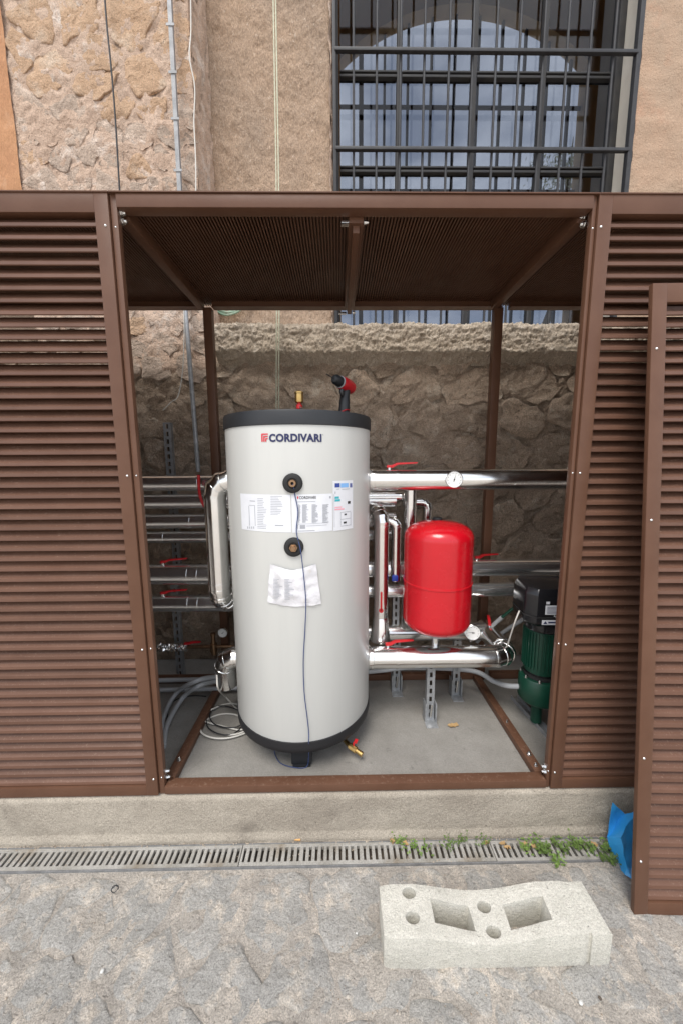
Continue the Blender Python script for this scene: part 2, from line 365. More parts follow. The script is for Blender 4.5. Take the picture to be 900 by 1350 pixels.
def stone_mesh(poly, to3, H, ns=30, rough=.010, wob=.012, frq=9, rings=((1.0, -.5), (.985, .25), (.95, .62), (.86, .9), (.72, 1), (.54, 1), (.36, 1), (.18, 1)), soft=2, base=(0, 0, 0)):
    p = resample(chaikin(poly, soft), ns)
    cx = sum(a for a, b in p)/ns; cy = sum(b for a, b in p)/ns; sd = random.random()*50
    tilt = (random.uniform(-1, 1), random.uniform(-1, 1)); rr = max(sqrt((a-cx)**2+(b-cy)**2) for a, b in p)
    vs = []; fs = []
    for k, (s, h) in enumerate(rings):
        for (a, b) in p:
            u = cx+(a-cx)*s; v = cy+(b-cy)*s
            w = wob*s; nv = Vector((u*16, v*16, sd))
            u += w*noise.noise(nv); v += w*noise.noise(nv+Vector((7, 3, 9)))
            hh = H*h+ (fbm(Vector((u*frq, v*frq, sd)), 5, .7)*rough + H*.25*(tilt[0]*(u-cx)+tilt[1]*(v-cy))/rr if h > 0 else 0)
            q = to3(u, v, hh); vs.append((q[0]-base[0], q[1]-base[1], q[2]-base[2]))
    q = to3(cx, cy, H+fbm(Vector((cx*frq, cy*frq, sd)), 5, .7)*rough); vs.append((q[0]-base[0], q[1]-base[1], q[2]-base[2]))
    R_ = len(rings)
    for k in range(R_-1):
        for j in range(ns):
            a = k*ns+j; b = k*ns+(j+1) % ns; fs.append((a, b, b+ns, a+ns))
    for j in range(ns): fs.append(((R_-1)*ns+j, (R_-1)*ns+(j+1) % ns, R_*ns))
    me = bpy.data.meshes.new('stone'); me.from_pydata(vs, [], fs); me.update()
    bm = bmesh.new(); bm.from_mesh(me); bmesh.ops.recalc_face_normals(bm, faces=bm.faces)
    f0 = bm.faces[-1] if False else None
    bm.to_mesh(me); bm.free(); return me
def fix_out(me, d):
    """make an open shell face along d"""
    s = sum((p.normal.dot(d))*p.area for p in me.polygons)
    if s < 0: me.flip_normals()
    return me
def rough_sheet(u0, u1, v0, v1, nu, nv, to3, amp, frq, base=(0, 0, 0), o=5, edge=None, holes=()):
    vs = []; fs = []
    for j in range(nv+1):
        for i in range(nu+1):
            u = u0+(u1-u0)*i/nu; v = v0+(v1-v0)*j/nv
            h = fbm(Vector((u*frq, v*frq, 3.3)), o, .65)*amp
            if edge: u, v, h = edge(u, v, h)
            q = to3(u, v, h); vs.append((q[0]-base[0], q[1]-base[1], q[2]-base[2]))
    for j in range(nv):
        for i in range(nu):
            a = j*(nu+1)+i; fs.append((a, a+1, a+nu+2, a+nu+1))
    me = bpy.data.meshes.new('sheet'); me.from_pydata(vs, [], fs); me.update(); return me
SOUTH = Vector((0, -1, 0)); UP = Vector((0, 0, 1))

# ------------------------------------------------------------------ ground
ZB = 0.21                                          # top of the concrete slab the enclosure stands on
gm = MB()
for (x0, x1, y0, y1) in ((-60, 60, -60, -2.2), (-60, -2.6, -2.2, -.118), (4.2, 60, -2.2, -.118), (-60, 60, 1.05, 60), (-60, -1.75, -.118, 1.05), (3.35, 60, -.118, 1.05)):
    gm.quad([(x0, y0, 0), (x1, y0, 0), (x1, y1, 0), (x0, y1, 0)])
ground = gm.build('ground', M['ground']); ground['kind'] = 'structure'
pav = obj('paving', rough_sheet(-2.6, 4.2, -2.2, -.118, 260, 90, lambda u, v, h: (u, v, h), 0.010, 9, edge=lambda u, v, h: (u, v, h*min(1, max(0, (-.118-v)*12)))), M['ground'], None, 180); pav['kind'] = 'structure'
random.seed(21)
seeds = []
y = -.20; row = 0
while y > -1.25:
    h = random.uniform(.12, .17); x = -1.3+random.uniform(0, .2)
    while x < 2.9:
        w = random.uniform(.15, .30); seeds.append((x+w/2, y-h/2+random.uniform(-.035, .035))); x += w
    y -= h
for poly in cells(seeds, (-1.4, 3.0, -1.3, -.128), .007):
    me = stone_mesh(poly, lambda u, v, h: (u, v, h), random.uniform(.002, .005), ns=44, rough=.009, wob=.035, frq=13, soft=2, rings=((1.0, -1.2), (.97, -.2), (.93, .45), (.87, .8), (.74, 1), (.56, 1), (.37, 1), (.18, 1)))
    obj('paving_stone', fix_out(me, UP), M['paver'], pav, 180)

# concrete slab / plinth carrying the enclosure
sl = rough_sheet(-1.75, 3.35, 0, .235, 300, 22, lambda u, v, h: (u, -.012-h-(.012 if v < .045 else 0)+(v-.1)*.02+max(0, v-.222)*4, min(v-.02, ZB-.0015)) , .004, 6)
slab = obj('concrete_plinth', sl, M['concrete'], None, 60); slab['kind'] = 'structure'; fix_out(sl, SOUTH)
fl = MB().box((-1.75, .016, 0.001), (3.35, 1.02, ZB)).build('concrete_floor', M['floor']); fl['kind'] = 'structure'
ft = rough_sheet(-1.75, 3.35, -.03, -.004, 200, 3, lambda u, v, h: (u, v, .004+h), .003, 8)
kerb = obj('mortar_strip', ft, M['concrete'], None, 180); kerb['kind'] = 'structure'

# ------------------------------------------------------------------ drain channel
dr = thing('drain_channel', 'weathered slotted metal drain channel along the foot of the concrete plinth', 'drain', (.6, -.07, 0))
D0, D1 = -.117, -.030
b = MB(); b.box((-1.7, D0+.004, -.06), (3.3, D1-.004, -.022)); b.build('channel_bed', M['dark'], dr)
MB().box((-1.7, D0-.002, -.06), (3.3, D0+.003, .008)).build('channel_edge', M['edge'], dr, bevel=.0015)
MB().box((-1.7, D1-.004, -.06), (3.3, D1+.002, .006)).build('channel_edge', M['edge'], dr, bevel=.0015)
def grate_mesh(Lg):
    b = MB(); b.box((0, D0+.004, -.012), (Lg, D0+.018, .006)); b.box((0, D1-.017, -.012), (Lg, D1-.005, .006))
    n = int(round(Lg/.0235)); st = Lg/n
    for i in range(n+1):
        c = i*st; w = .0066+(.0015 if i*7 % 5 == 0 else 0)
        x0, x1 = max(0, c-w), min(Lg, c+w)
        b.box((x0, D0+.0175, -.010), (x1, D1-.0165, .0055))
    return b
x = -1.66
gmesh = None
while x < 3.2:
    if gmesh is None:
        go_ = grate_mesh(.997).build('grate', M['grate'], dr, bevel=.0012, seg=1); gmesh = go_.data; go_.location.x += x
    else:
        go_ = obj('grate', gmesh, None, dr); go_.location = (x, random.uniform(-.001, .001), random.uniform(-.001, .0015))
    x += 1.0

# ------------------------------------------------------------------ building wall behind
YB, YU = 1.0, 1.2                                   # faces of the stone base / pier and of the stucco above
bld = thing('building_facade', 'old ochre stone and tan stucco building wall with a tall barred window', 'building', (.7, 1.3, 0))
LB = (.7, 1.3, 0)
def wall3(Y): return lambda u, v, h: (u, Y-h, v)
def sheet(name, u0, u1, v0, v1, Y, m, amp, frq, nu, nv, parent=bld, edge=None):
    return obj(name, fix_out(rough_sheet(u0, u1, v0, v1, nu, nv, wall3(Y), amp, frq, LB, edge=edge), SOUTH), m, parent, 180)
pier = sheet('rubble_pier', -1.06, -.05, 1.95, 5.6, YB, M['mortar'], .011, 13, 110, 280, edge=lambda u, v, h: (u, v+(.10*noise.noise(Vector((u*7, 1, 2))) if v < 2.08 else 0), h-max(0, 2.12-v)*.5))
def pier_edge(u, v, h):                              # ragged right-hand corner of the pier, turning back to the stucco
    return u, v, h
pc = rough_sheet(0, 1, 2.2, 5.6, 14, 220, lambda u, v, h: (-.052+.035*sin(u*pi/2)+h*.5+.012*noise.noise(Vector((v*6, 2, 5))), YB-.004+u*.23-h, v), .022, 9, LB)
obj('pier_corner', fix_out(pc, Vector((1, -.3, 0))), M['mortar'], bld, 180)
sheet('orange_plaster', -3.2, -1.045, 2.75, 5.6, YB-.012, M['orange'], .006, 7, 80, 160)
def feather(u, v, h): return u, v, h
sheet('stucco', -.2, .705, 2.2, 5.6, YU, M['stucco'], .010, 8, 120, 260, edge=lambda u, v, h: (u+(.012*noise.noise(Vector((v*7, 0, 1))) if u > .7 else 0), v, h+(.006*noise.noise(Vector((u*60, v*60, 0))))))
MB().box((.55, YU+.012, 2.2), (.70, 1.55, 5.58)).build('window_jamb', M['stucco'], bld)
ed = rough_sheet(0, 1, 2.2, 5.6, 10, 220, lambda u, v, h: (.703+.022*sin(u*pi)+h*.6+.014*noise.noise(Vector((v*9, 4, 0))), YU-.012+u*.09-abs(h)*.6, v), .012, 14, LB)
obj('jamb_edge', fix_out(ed, Vector((1, -1, 0))), M['mortar'], bld, 180)
sheet('stucco', 2.585, 5.0, 2.2, 5.6, YU, M['stucco_r'], .010, 6, 90, 160, edge=lambda u, v, h: (u+(.016*noise.noise(Vector((v*8, 0, 9))) if u < 2.6 else 0), v, h))
MB().box((2.60, YU+.012, 2.2), (2.9, 1.6, 5.58)).build('window_reveal', M['reveal'], bld)
MB().box((-3.2, YU+.02, 5.585), (5, YU+.32, 9)).build('upper_wall', M['stucco'], bld)
MB().box((-3.2, YU+.02, 0), (.56, YU+.32, 5.6)).build('wall_core', M['stucco'], bld)
MB().box((2.88, YU+.02, 0), (5, YU+.32, 5.6)).build('wall_core', M['stucco_r'], bld)
MB().box((.55, YU+.02, 0), (2.9, YU+.32, 2.36)).build('wall_core', M['reveal'], bld)
# squared stones and rubble of the pier
random.seed(5)
def pxz(x, y): p = W(x, y, Y=YB); return (p.x, p.z)
big = [pxz(*q) for q in ((50, 28), (168, 28), (62, 100), (197, 108), (22, 70), (232, 60))]
mid_ = [pxz(*q) for q in ((128, 76), (128, 112), (100, 20), (40, 152), (95, 150), (150, 140), (205, 145), (55, 178), (100, 178), (140, 180), (185, 182), (228, 178), (45, 205), (80, 212), (115, 203), (150, 215), (182, 222), (215, 205), (240, 225), (60, 235), (105, 232), (140, 242), (190, 248), (228, 250), (250, 100), (248, 150))]
low = []
z = 2.10
while z < 3.06:
    x = -1.1
    while x < -.05:
        w = random.uniform(.13, .26); low.append((x+w/2, z+random.uniform(-.03, .05))); x += w
    z += random.uniform(.10, .14)
hi = []
z = 4.12
while z < 5.58:
    x = -1.1
    while x < -.05: hi.append((x+.15, z+random.uniform(.0, .1))); x += random.uniform(.25, .4)
    z += .26
allp = big+mid_+low+hi
for i, poly in enumerate(cells(allp, (-1.035, -.045, 2.05, 5.58), .012)):
    isbig = i < len(big) or i >= len(big)+len(mid_)+len(low)
    me = stone_mesh(poly, wall3(YB), random.uniform(.001, .006) if isbig else random.uniform(-.004, .006), ns=44, rough=.010, wob=.035, frq=11, soft=1 if isbig else 3, base=LB)
    obj('stone', fix_out(me, SOUTH), M['stone'] if isbig or poly[0][1] > 3.52 or random.random() < .12 else M['stone_g'], pier, 180)

# stone base wall behind the equipment
bw = thing('stone_base_wall', 'dark rough stone base wall with a pale crumbly coping behind the tank', 'wall', (.8, 1.0, ZB))
LW = (.8, 1.0, ZB)
bmz = 2.19
bs = rough_sheet(-1.75, 3.3, ZB-.02, 2.30, 330, 150, lambda u, v, h: (u, YB+.03-h, v), .030, 7, LW)
obj('mortar', fix_out(bs, SOUTH), M['base_mortar'], bw, 180)
random.seed(11)
seeds = []; z = ZB+.02
while z < 2.28:
    h = random.uniform(.15, .26); x = -1.8
    while x < 3.3:
        w = random.uniform(.18, .48)*(1 if h > .17 else .8); seeds.append((x+w/2, z+h/2+random.uniform(-.035, .035))); x += w
    z += h
for poly in cells(seeds, (-1.72, 3.28, ZB+.01, 2.29), .013):
    me = stone_mesh(poly, lambda u, v, h: (u, YB+.022-h, v), random.uniform(-.006, .009), ns=44, rough=.022, wob=.03, frq=11, soft=1, base=LW)
    obj('stone', fix_out(me, SOUTH), M['base_stone'], bw, 180)
def cop(u, v, h):
    a = v*pi*.5                                       # from the front face over to the top
    g = .007*noise.noise(Vector((u*38, v*12, 1)))+.008*noise.noise(Vector((u*85, v*26, 4)))+.005*noise.noise(Vector((u*170, v*50, 7)))
    if v < .62: t = v/.62; return (u, YB-.045*min(1, t*3)-h-g+.03*(1-min(1, t*3)), 2.135+.20*t)
    t = (v-.62)/.38; an = t*pi/2
    if t < .45: an = t/.45*pi/2; return (u, YB-.045-h-g+.03*(1-cos(an)), 2.335+.03*sin(an)+h+g*.6)
    return (u, YB-.015+.26*(t-.45)/.55, 2.365+h+g*.6)
cp = rough_sheet(.01, 3.3, 0, 1, 760, 44, cop, .010, 9, LW)
obj('coping', fix_out(cp, Vector((0, -.5, 1))), M['coping'], bw, 180)

# ------------------------------------------------------------------ window, grille and the room behind
YG = 1.40
win = MB(); 
x0, x1, z0, z1 = .72, 2.60, 2.36, 5.6
win.box((x0, YG-.03, z0), (x0+.04, YG+.03, z1)); win.box((x1-.045, YG-.03, z0), (x1, YG+.03, z1)); win.box((x0+.04, YG-.03, z0), (x1-.045, YG+.03, z0+.06)); win.box((x0+.04, YG-.03, z1-.06), (x1-.045, YG+.03, z1))
wn = win.build('window', M['darkframe'], bld, bevel=.004)
cols = [.75, 1.153, 1.639, 2.092, 2.565]; rows = [2.39, 2.93, 3.49, 4.041, 4.6, 5.15, 5.57]
for c in cols[1:-1]: MB().box((c-.017, YG-.020, z0+.06), (c+.017, YG+.020, z1-.06)).build('mullion', M['darkframe'], wn, bevel=.004)
for r in rows[1:-1]:
    for a, b_ in zip(cols[:-1], cols[1:]):
        MB().box((a+.0175, YG-.024, r-.024), (b_-.0175, YG+.02, r-.009)).build('transom', M['darkframe'], wn, bevel=.003)
        MB().box((a+.0175, YG-.024, r+.003), (b_-.0175, YG+.02, r+.014)).build('transom', M['darkframe'], wn, bevel=.003)
for a, b_ in zip(cols[:-1], cols[1:]):
    for r, s in zip(rows[:-1], rows[1:]):
        MB().box((a+.02, YG+.004, r+.012), (b_-.02, YG+.008, s-.012)).build('pane', M['glass'], wn)
gr = MB().box((.722, YU-.012, 2.40), (.742, YU+.02, 5.6)).build('window_grille', M['iron'], bld, bevel=.002)
MB().box((2.552, YU-.012, 2.40), (2.580, YU+.02, 5.6)).build('grille_frame', M['iron'], gr, bevel=.002)
for k in range(12):
    xx = .848+.1435*k
    MB().tube([(xx, YU+.014, 2.40), (xx+random.uniform(-.004, .004), YU+.014, 3.9), (xx, YU+.014, 5.6)], .0075, 10).build('bar', M['iron'], gr, 60)
for zz in (2.415, 2.94, 3.462, 3.985, 4.51, 5.03):
    MB().box((.735, YU-.016, zz-.009), (2.56, YU+.008, zz+.009)).build('crossbar', M['iron'], gr, bevel=.002)
# room: a hall whose far side has a big arched window to the sky
YF = 3.45; ax0, ax1, zs, za = .80, 3.66, 6.11, 6.66
MB().box((-.9, YU+.3, 2.30), (6, YF+.3, 2.36)).build('room_floor', M['room'], bld)
MB().box((-.9, YU+.325, 7.9), (6, YF+.3, 8.0)).build('room_ceiling', M['room'], bld)
MB().box((-1.0, YU+.325, 2.3), (-.9, YF+.3, 7.95)).build('room_wall', M['room'], bld)
MB().box((4.35, YU+.325, 2.37), (4.45, YF-.002, 7.9)).build('room_wall', M['room'], bld)
half = (ax1-ax0)/2; rise = za-zs; RR = (half*half+rise*rise)/(2*rise); cxa = (ax0+ax1)/2
arc = [(cxa+RR*sin(t), zs+rise-RR+RR*cos(t)) for t in [(-1+2*i/40)*math.asin(half/RR) for i in range(41)]]
fwl = MB(); zt = 7.95; zbm = 2.9
for yy in (YF, YF+.15):
    fwl.quad([(-.9, yy, 2.3), (ax0, yy, 2.3), (ax0, yy, zt), (-.9, yy, zt)]); fwl.quad([(ax1, yy, 2.3), (6, yy, 2.3), (6, yy, zt), (ax1, yy, zt)])
    fwl.quad([(ax0, yy, 2.3), (ax1, yy, 2.3), (ax1, yy, zbm), (ax0, yy, zbm)])
    for (a, b_) in zip(arc[:-1], arc[1:]): fwl.quad([(a[0], yy, a[1]), (b_[0], yy, b_[1]), (b_[0], yy, zt), (a[0], yy, zt)])
ring = [(ax0, zbm)]+arc+[(ax1, zbm)]
for a, b_ in zip(ring, ring[1:]+ring[:1]): fwl.quad([(a[0], YF, a[1]), (b_[0], YF, b_[1]), (b_[0], YF+.15, b_[1]), (a[0], YF+.15, a[1])])
fwl.build('far_wall', M['room'], bld)
fwin = MB().box((ax0, YF+.10, zbm), (ax1, YF+.14, zbm+.07)).build('arched_window', M['brownwood'], bld)
for k in range(10):
    xx = 1.05+.275*k; top = zs+rise-RR+sqrt(max(0, RR*RR-(xx-cxa)**2))
    w = .026 if k == 0 else .013
    MB().box((xx-w, YF+.10, zbm+.07), (xx+w, YF+.14, top+.02)).build('glazing_bar', M['brownwood'], fwin)
for yy in (132, 245):
    zz = W(600, yy, Y=YF).z; MB().box((ax0, YF+.084, zz-.022), (ax1, YF+.095, zz+.022)).build('crossbar', M['brownwood'], fwin)
pn = MB(); pn.quad([(a, YF+.142, z_) for a, z_ in ring]); pn.build('pane', M['glass'], fwin)
# tree beyond the far window
tr_ = thing('leafy_tree', 'sparse leafy tree seen through the barred window and its arch', 'tree', (6.1, 9.5, 0))
tp = W(738, 236, Y=9.5)
trk = MB().tube(curve([(6.1, 9.5, 0), (6.0, 9.5, 3), (tp.x+.3, 9.5, tp.z-2.2), (tp.x+.1, 9.4, tp.z+.2)], 6), [.16-.11*i/18 for i in range(19)], 10)
for k in range(9):
    a = k*2.4; st = Vector((tp.x+.25, 9.5, tp.z-1.8+.2*k)); e = st+Vector((cos(a)*1.1, sin(a)*1.0, .7)); trk.tube(curve([st, (st+e)/2+Vector((0, 0, .1)), e], 4), [.05-.005*i for i in range(9)], 6)
trk.build('trunk', M['bark'], tr_, 60)
random.seed(3); lf = MB()
cl = [(tp+Vector((random.gauss(.1, .6), random.gauss(0, .7), random.gauss(-.75, .75))), random.uniform(.18, .42)) for _ in range(46)]
for c, r in cl:
    for _ in range(70):
        p = c+Vector((random.gauss(0, 1), random.gauss(0, 1), random.gauss(0, 1)))*r*.55
        d = Vector((random.gauss(0, 1), random.gauss(0, 1), random.gauss(0, 1))).normalized(); e = d.orthogonal().normalized(); s_ = random.uniform(.04, .08)
        lf.quad([p-d*s_, p+e*s_*.5, p+d*s_, p-e*s_*.5])
lf.build('crown', M['tree_leaf'], tr_)
#--OBJECTS--
# ------------------------------------------------------------------ louvred enclosure
H = 2.2; BW = 1.5926; ZT = ZB+H; DEP = .78
enc = thing('louvred_enclosure', 'brown painted metal enclosure with louvred fixed panels and an open middle bay', 'enclosure', (.8, 0, ZB))
PW = .022; PR = .014
def domes(parent, pts, r=.008, d=Vector((0, -1, 0)), m='bolt', name='bolt'):
    for p in pts:
        Mx = Matrix.Translation(p) @ d.to_track_quat('Z', 'Y').to_matrix().to_4x4()
        b = MB(); b.lathe([(0, r*.75), (r*.55, r*.62), (r*.9, r*.2), (r, 0), (r, -r*.3)], seg=10, M=Mx); b.build(name, M[m], parent, 60)
def hexbolt(parent, p, d, r=.009):
    Mx = Matrix.Translation(p) @ Vector(d).to_track_quat('Z', 'Y').to_matrix().to_4x4()
    b = MB(); b.lathe([(r*1.25, 0), (r*1.25, .002), (0, .002)], seg=14, M=Mx); b.lathe([(r, .002), (r, .008), (r*.75, .0095), (r*.55, .015), (0, .0165)], seg=6, M=Mx)
    b.build('bolt', M['bolt'], parent, 40)
# posts: channel sections, front faces flush with the panels
for xa, PWk in ((0, PW), (BW-PR, PR), (-BW+.002, PW), (2*BW-PW-.002, PW)):
    p = MB(); p.box((xa, .001, ZB), (xa+PWk, .024, ZT-.002)); p.build('post', M['brown'], enc, bevel=.004)
for xa in (.026, BW-.012, -BW+.03, 2*BW-.07):
    MB().box((xa, DEP-.045, ZB+.001), (xa+.045, DEP, ZT-.048)).build('post', M['brown'], enc, bevel=.003)
# beams
for k in (-1, 0, 1):
    xa, xb = k*BW+PW+.001, (k+1)*BW-PR-.001
    if k == 0: MB().box((xa, -.006, ZT-.045), (xb, .040, ZT-.004)).build('front_beam', M['brown'], enc, bevel=.003)
    else: MB().box((xa, .004, ZT-.045), (xb, .040, ZT-.004)).build('front_beam', M['brown'], enc, bevel=.003)
    MB().box((xa, -.004, ZB+.002), (xb, .040, ZB+.036)).build('bottom_beam', M['rail'], enc, bevel=.003)
    MB().box((k*BW+.074, DEP-.040, ZT-.044), ((k+1)*BW+.025, DEP-.003, ZT-.005)).build('back_beam', M['brown'], enc, bevel=.003)
    MB().box((k*BW+.074, DEP-.040, ZB+.002), ((k+1)*BW+.025, DEP-.003, ZB+.04)).build('back_bottom_beam', M['rail'], enc, bevel=.003)
    MB().box((k*BW+.074, DEP-.052, ZT-.0475), ((k+1)*BW+.025, DEP-.001, ZT-.0445)).build('beam_lip', M['brown'], enc)
for xa in (.002, BW-.038, -BW+.036, 2*BW-.07):
    MB().box((xa, .043, ZT-.058), (xa+.036, DEP-.046, ZT-.016)).build('side_beam', M['brown'], enc, bevel=.003)
    MB().box((xa, .043, ZB+.002), (xa+.042, DEP-.046, ZB+.034)).build('side_bottom_beam', M['rail'], enc, bevel=.003)
# middle roof beam with its brackets
MB().box((.776, .041, ZT-.062), (.826, DEP-.041, ZT-.020)).build('roof_beam', M['brown'], enc, bevel=.003)
MB().box((.789, .050, ZT-.088), (.812, DEP-.053, ZT-.063)).build('roof_tube', M['brown'], enc, bevel=.003)
MB().box((.750, .046, ZT-.058), (.776, .068, ZT-.050)).build('bracket', M['bolt'], enc, bevel=.001)
MB().box((.745, DEP-.062, ZT-.090), (.785, DEP-.053, ZT-.078)).build('bracket', M['bolt'], enc, bevel=.001)
hexbolt(enc, (.828, .055, ZT-.052), (1, 0, 0), .006); hexbolt(enc, (.817, DEP-.06, ZT-.082), (1, 0, 0), .006)
# fine ribbed roof sheets
for k in (-1, 0, 1):
    b = MB(); xa = k*BW+.003; xb = (k+1)*BW-.003; n = int((xb-xa)/.0118); st = (xb-xa)/n; c_ = 0
    for i in range(n):
        for (dx, zz) in ((0, ZT-.019), (.42*st, ZT-.019), (.5*st, ZT-.004), (.96*st, ZT-.004)):
            b.v += [(xa+i*st+dx, .012, zz), (xa+i*st+dx, DEP+.012, zz)]
            if c_: b.f.append((2*c_-2, 2*c_, 2*c_+1, 2*c_-1))
            c_ += 1
    b.build('roof_sheet', M['brown'], enc)
    MB().box((xa, -.010, ZT-.0030), (xb+.004, DEP+.015, ZT+.0005)).build('roof_edge', M['brown'], enc)
# bolts of the middle bay's corners
for (x, y) in ((160, 281), (162, 292)): hexbolt(enc, W(x, y, X=PW), (1, 0, 0))
for (x, y) in ((769, 286), (769, 296)): hexbolt(enc, W(x, y, X=BW-PR-.001), (-1, 0, 0), .010)
for (x, y) in ((219, 1016), (220, 1024)): hexbolt(enc, W(x, y, X=PW), (1, 0, 0), .007)
for (x, y) in ((718, 1010), (718, 1017)): hexbolt(enc, W(x, y, X=BW-PR), (-1, 0, 0), .008)
hexbolt(enc, (.024, .13, ZB+.034), (0, 0, 1), .007); hexbolt(enc, (BW-.016, .13, ZB+.034), (0, 0, 1), .008); hexbolt(enc, (BW-.018, .07, ZB+.034), (0, 0, 1), .006)
hexbolt(enc, (BW-.02, .33, ZB+.034), (0, 0, 1), .005)

# louvred panels: two stiles, two rails, 54 slats
PITCH = (H-.062-.045)/54
T = .0014
def slat_profile():
    top = [(.036, .030), (.012, .004), (.003, -.002), (.0015, -.0125), (.006, -.0145)]
    bot = [(y+T*1.2, z-T) for (y, z) in reversed(top[:-2])]
    return top+[(.0075, -.0128), (.0045, -.0115)]+bot
SLATS = {}
def panel(parent_thing, name, x0, x1, zlo, zhi, local=None, as_part=True, dp=.030):
    """a louvred panel; its frame stands proud of the slats"""
    if as_part: root = MB().box((x0, -.007, zlo), (x0+.046, dp, zhi)).build(name, M['brown'], parent_thing, bevel=.0025)
    else: root = parent_thing; MB().box((x0, -.007, zlo), (x0+.046, dp, zhi)).build('stile', M['brown'], root, bevel=.0025)
    MB().box((x1-.046, -.007, zlo), (x1, dp, zhi)).build('stile', M['brown'], root, bevel=.0025)
    MB().box((x0+.0455, -.0066, zhi-.060), (x1-.0455, dp, zhi)).build('rail', M['brown'], root, bevel=.0025)
    MB().box((x0+.0455, -.0066, zlo), (x1-.0455, dp, zlo+.043)).build('rail', M['brown'], root, bevel=.0025)
    hh = (zhi-zlo-.060-.043); n = 54 if hh > 2.07 else 53; pt = hh/n
    wdt = x1-x0-.09
    key = round(wdt, 4)
    base = Vector(LE) if as_part else Vector((0, 0, 0))
    for i in range(n):
        zz = zlo+.043+pt*(i+.42)
        if key not in SLATS:
            me = MB().prism(slat_profile(), 0, wdt).mesh('slat'); bm = bmesh.new(); bm.from_mesh(me); bmesh.ops.recalc_face_normals(bm, faces=bm.faces); bm.to_mesh(me); bm.free()
            me.materials.append(M['slat']); SLATS[key] = me
        s = obj('slat', SLATS[key], None, root); s.location = Vector((x0+.045, random.uniform(-.0006, .0006), zz+random.uniform(-.0006, .0006)))-base
        s.rotation_euler.x = random.uniform(-.012, .012)
    return root
LE = (.8, 0, ZB)
random.seed(9)
for k, (x0, x1) in enumerate(((-BW+.001, -.0015), (BW+.0015, 2*BW-.001))):
    pr = panel(enc, 'louvre_panel', x0, x1, ZB+.001, ZT-.001)
xs_l, xs_r = -.016, BW+.014
for z_ in (ZB+.075, .84, 1.50, ZT-.10):
    domes(enc, [Vector((xs_l, -.007, z_)), Vector((xs_r, -.007, z_))], .0045)
    domes(enc, [Vector((.012, 0.001, z_)), Vector((BW-.008, 0.001, z_))], .0035)
# end panels closing the side bays
for x_ in (-BW-.02, 2*BW+.004): MB().box((x_, .0, ZB+.002), (x_+.012, DEP, ZT-.004)).build('end_panel', M['brown'], enc)

# loose panel leaning on the right-hand bay
lp = thing('loose_louvre_panel', 'loose brown louvred panel propped up on the paving against the enclosure', 'louvre panel', (0, 0, 0))
panel(lp, 'x', 0, .80, 0, 2.105, as_part=False, dp=.010)
domes(lp, [Vector((.017, -.0075, z_)) for z_ in (.19, .55, 1.35, 1.90)], .0045)
pb = W(833, 1203, Z=0.006); ptop = W(858, 367, Y=-.075); zax = (ptop-pb).normalized(); xax = Vector((1, -.035, 0)); xax = (xax-zax*xax.dot(zax)).normalized(); yax = zax.cross(xax)
lp.matrix_world = Matrix(((xax.x, yax.x, zax.x, pb.x), (xax.y, yax.y, zax.y, pb.y), (xax.z, yax.z, zax.z, pb.z), (0, 0, 0, 1)))

# ------------------------------------------------------------------ the storage tank
TC = Vector((.557, .372, ZB)); TR = .321
tk = thing('storage_tank', 'white cylindrical hot water storage tank with black cap, labels and three feet', 'tank', TC)
def tz(y): return y
ztop = ZB+1.528
MB().lathe([(TR-.02, .118), (TR, .155), (TR, 1.478), (TR-.01, 1.482)], TC, 96).build('jacket', M['jacket'], tk, 60)
MB().lathe([(0, 1.530), (TR-.02, 1.530), (TR+.002, 1.527), (TR+.005, 1.518), (TR+.005, 1.474), (TR-.004, 1.470)], TC, 96).build('top_cap', M['blackcap'], tk, 50)
MB().lathe([(0, .094), (TR-.085, .094), (TR-.045, .100), (TR+.001, .131), (TR+.004, .150), (TR+.004, .178), (TR-.003, .181)], TC, 96).build('bottom_rim', M['rim'], tk, 50)
for k in range(3):
    an = -pi/2+.03+k*2*pi/3; c = TC+Vector((cos(an)*.205, sin(an)*.205, 0)); Mx = Matrix.Translation(c) @ Matrix.Rotation(an+pi/2, 4, 'Z')
    f = MB(); n0 = len(f.v)
    f.box((-.040, -.05, 0), (.040, .05, .012), Mx); f.prism([(-.045, .011), (.045, .011), (.055, .105), (-.055, .105)], -.045, .045, Mx)
    f.build('foot', M['blackcap'], tk, bevel=.004)
def cyl(x, y, r=None):
    """tank angle and height seen at a photo pixel"""
    r = r or TR; d = ray(x, y); o = CAM-TC
    a = d.x*d.x+d.y*d.y; b_ = o.x*d.x+o.y*d.y; c = o.x*o.x+o.y*o.y-r*r; t = (-b_-sqrt(max(0, b_*b_-a*c)))/a
    p = CAM+d*t; return atan2(p.y-TC.y, p.x-TC.x), p.z
def cp3(th, z, r): return (TC.x+cos(th)*r, TC.y+sin(th)*r, z)
def cpatch(b, th0, th1, z0, z1, r, n=None):
    n = n or max(1, int(abs(th1-th0)/.05)); k = len(b.v)
    for i in range(n+1):
        th = th0+(th1-th0)*i/n; b.v += [cp3(th, z0, r), cp3(th, z1, r)]
    for i in range(n): b.f.append((k+2*i, k+2*i+2, k+2*i+3, k+2*i+1))
    return b
def cpx(b, x0, y0, x1, y1, r):
    xm, ym = (x0+x1)/2, (y0+y1)/2
    return cpatch(b, cyl(x0, ym)[0], cyl(x1, ym)[0], cyl(xm, y1)[1], cyl(xm, y0)[1], r)
def label(x0, y0, x1, y1, prints, lift=.0):
    b = MB(); cpx(b, x0, y0, x1, y1, TR+.0010+lift); lb = b.build('label', M['paper'], tk, 180)
    for mname, rects in prints.items():
        b = MB()
        for (a, c, d, e) in rects: cpx(b, a, c, d, e, TR+.0018+lift)
        b.build('print', M[mname], lb, 180)['kind'] = 'stuff'
    return lb
random.seed(4)
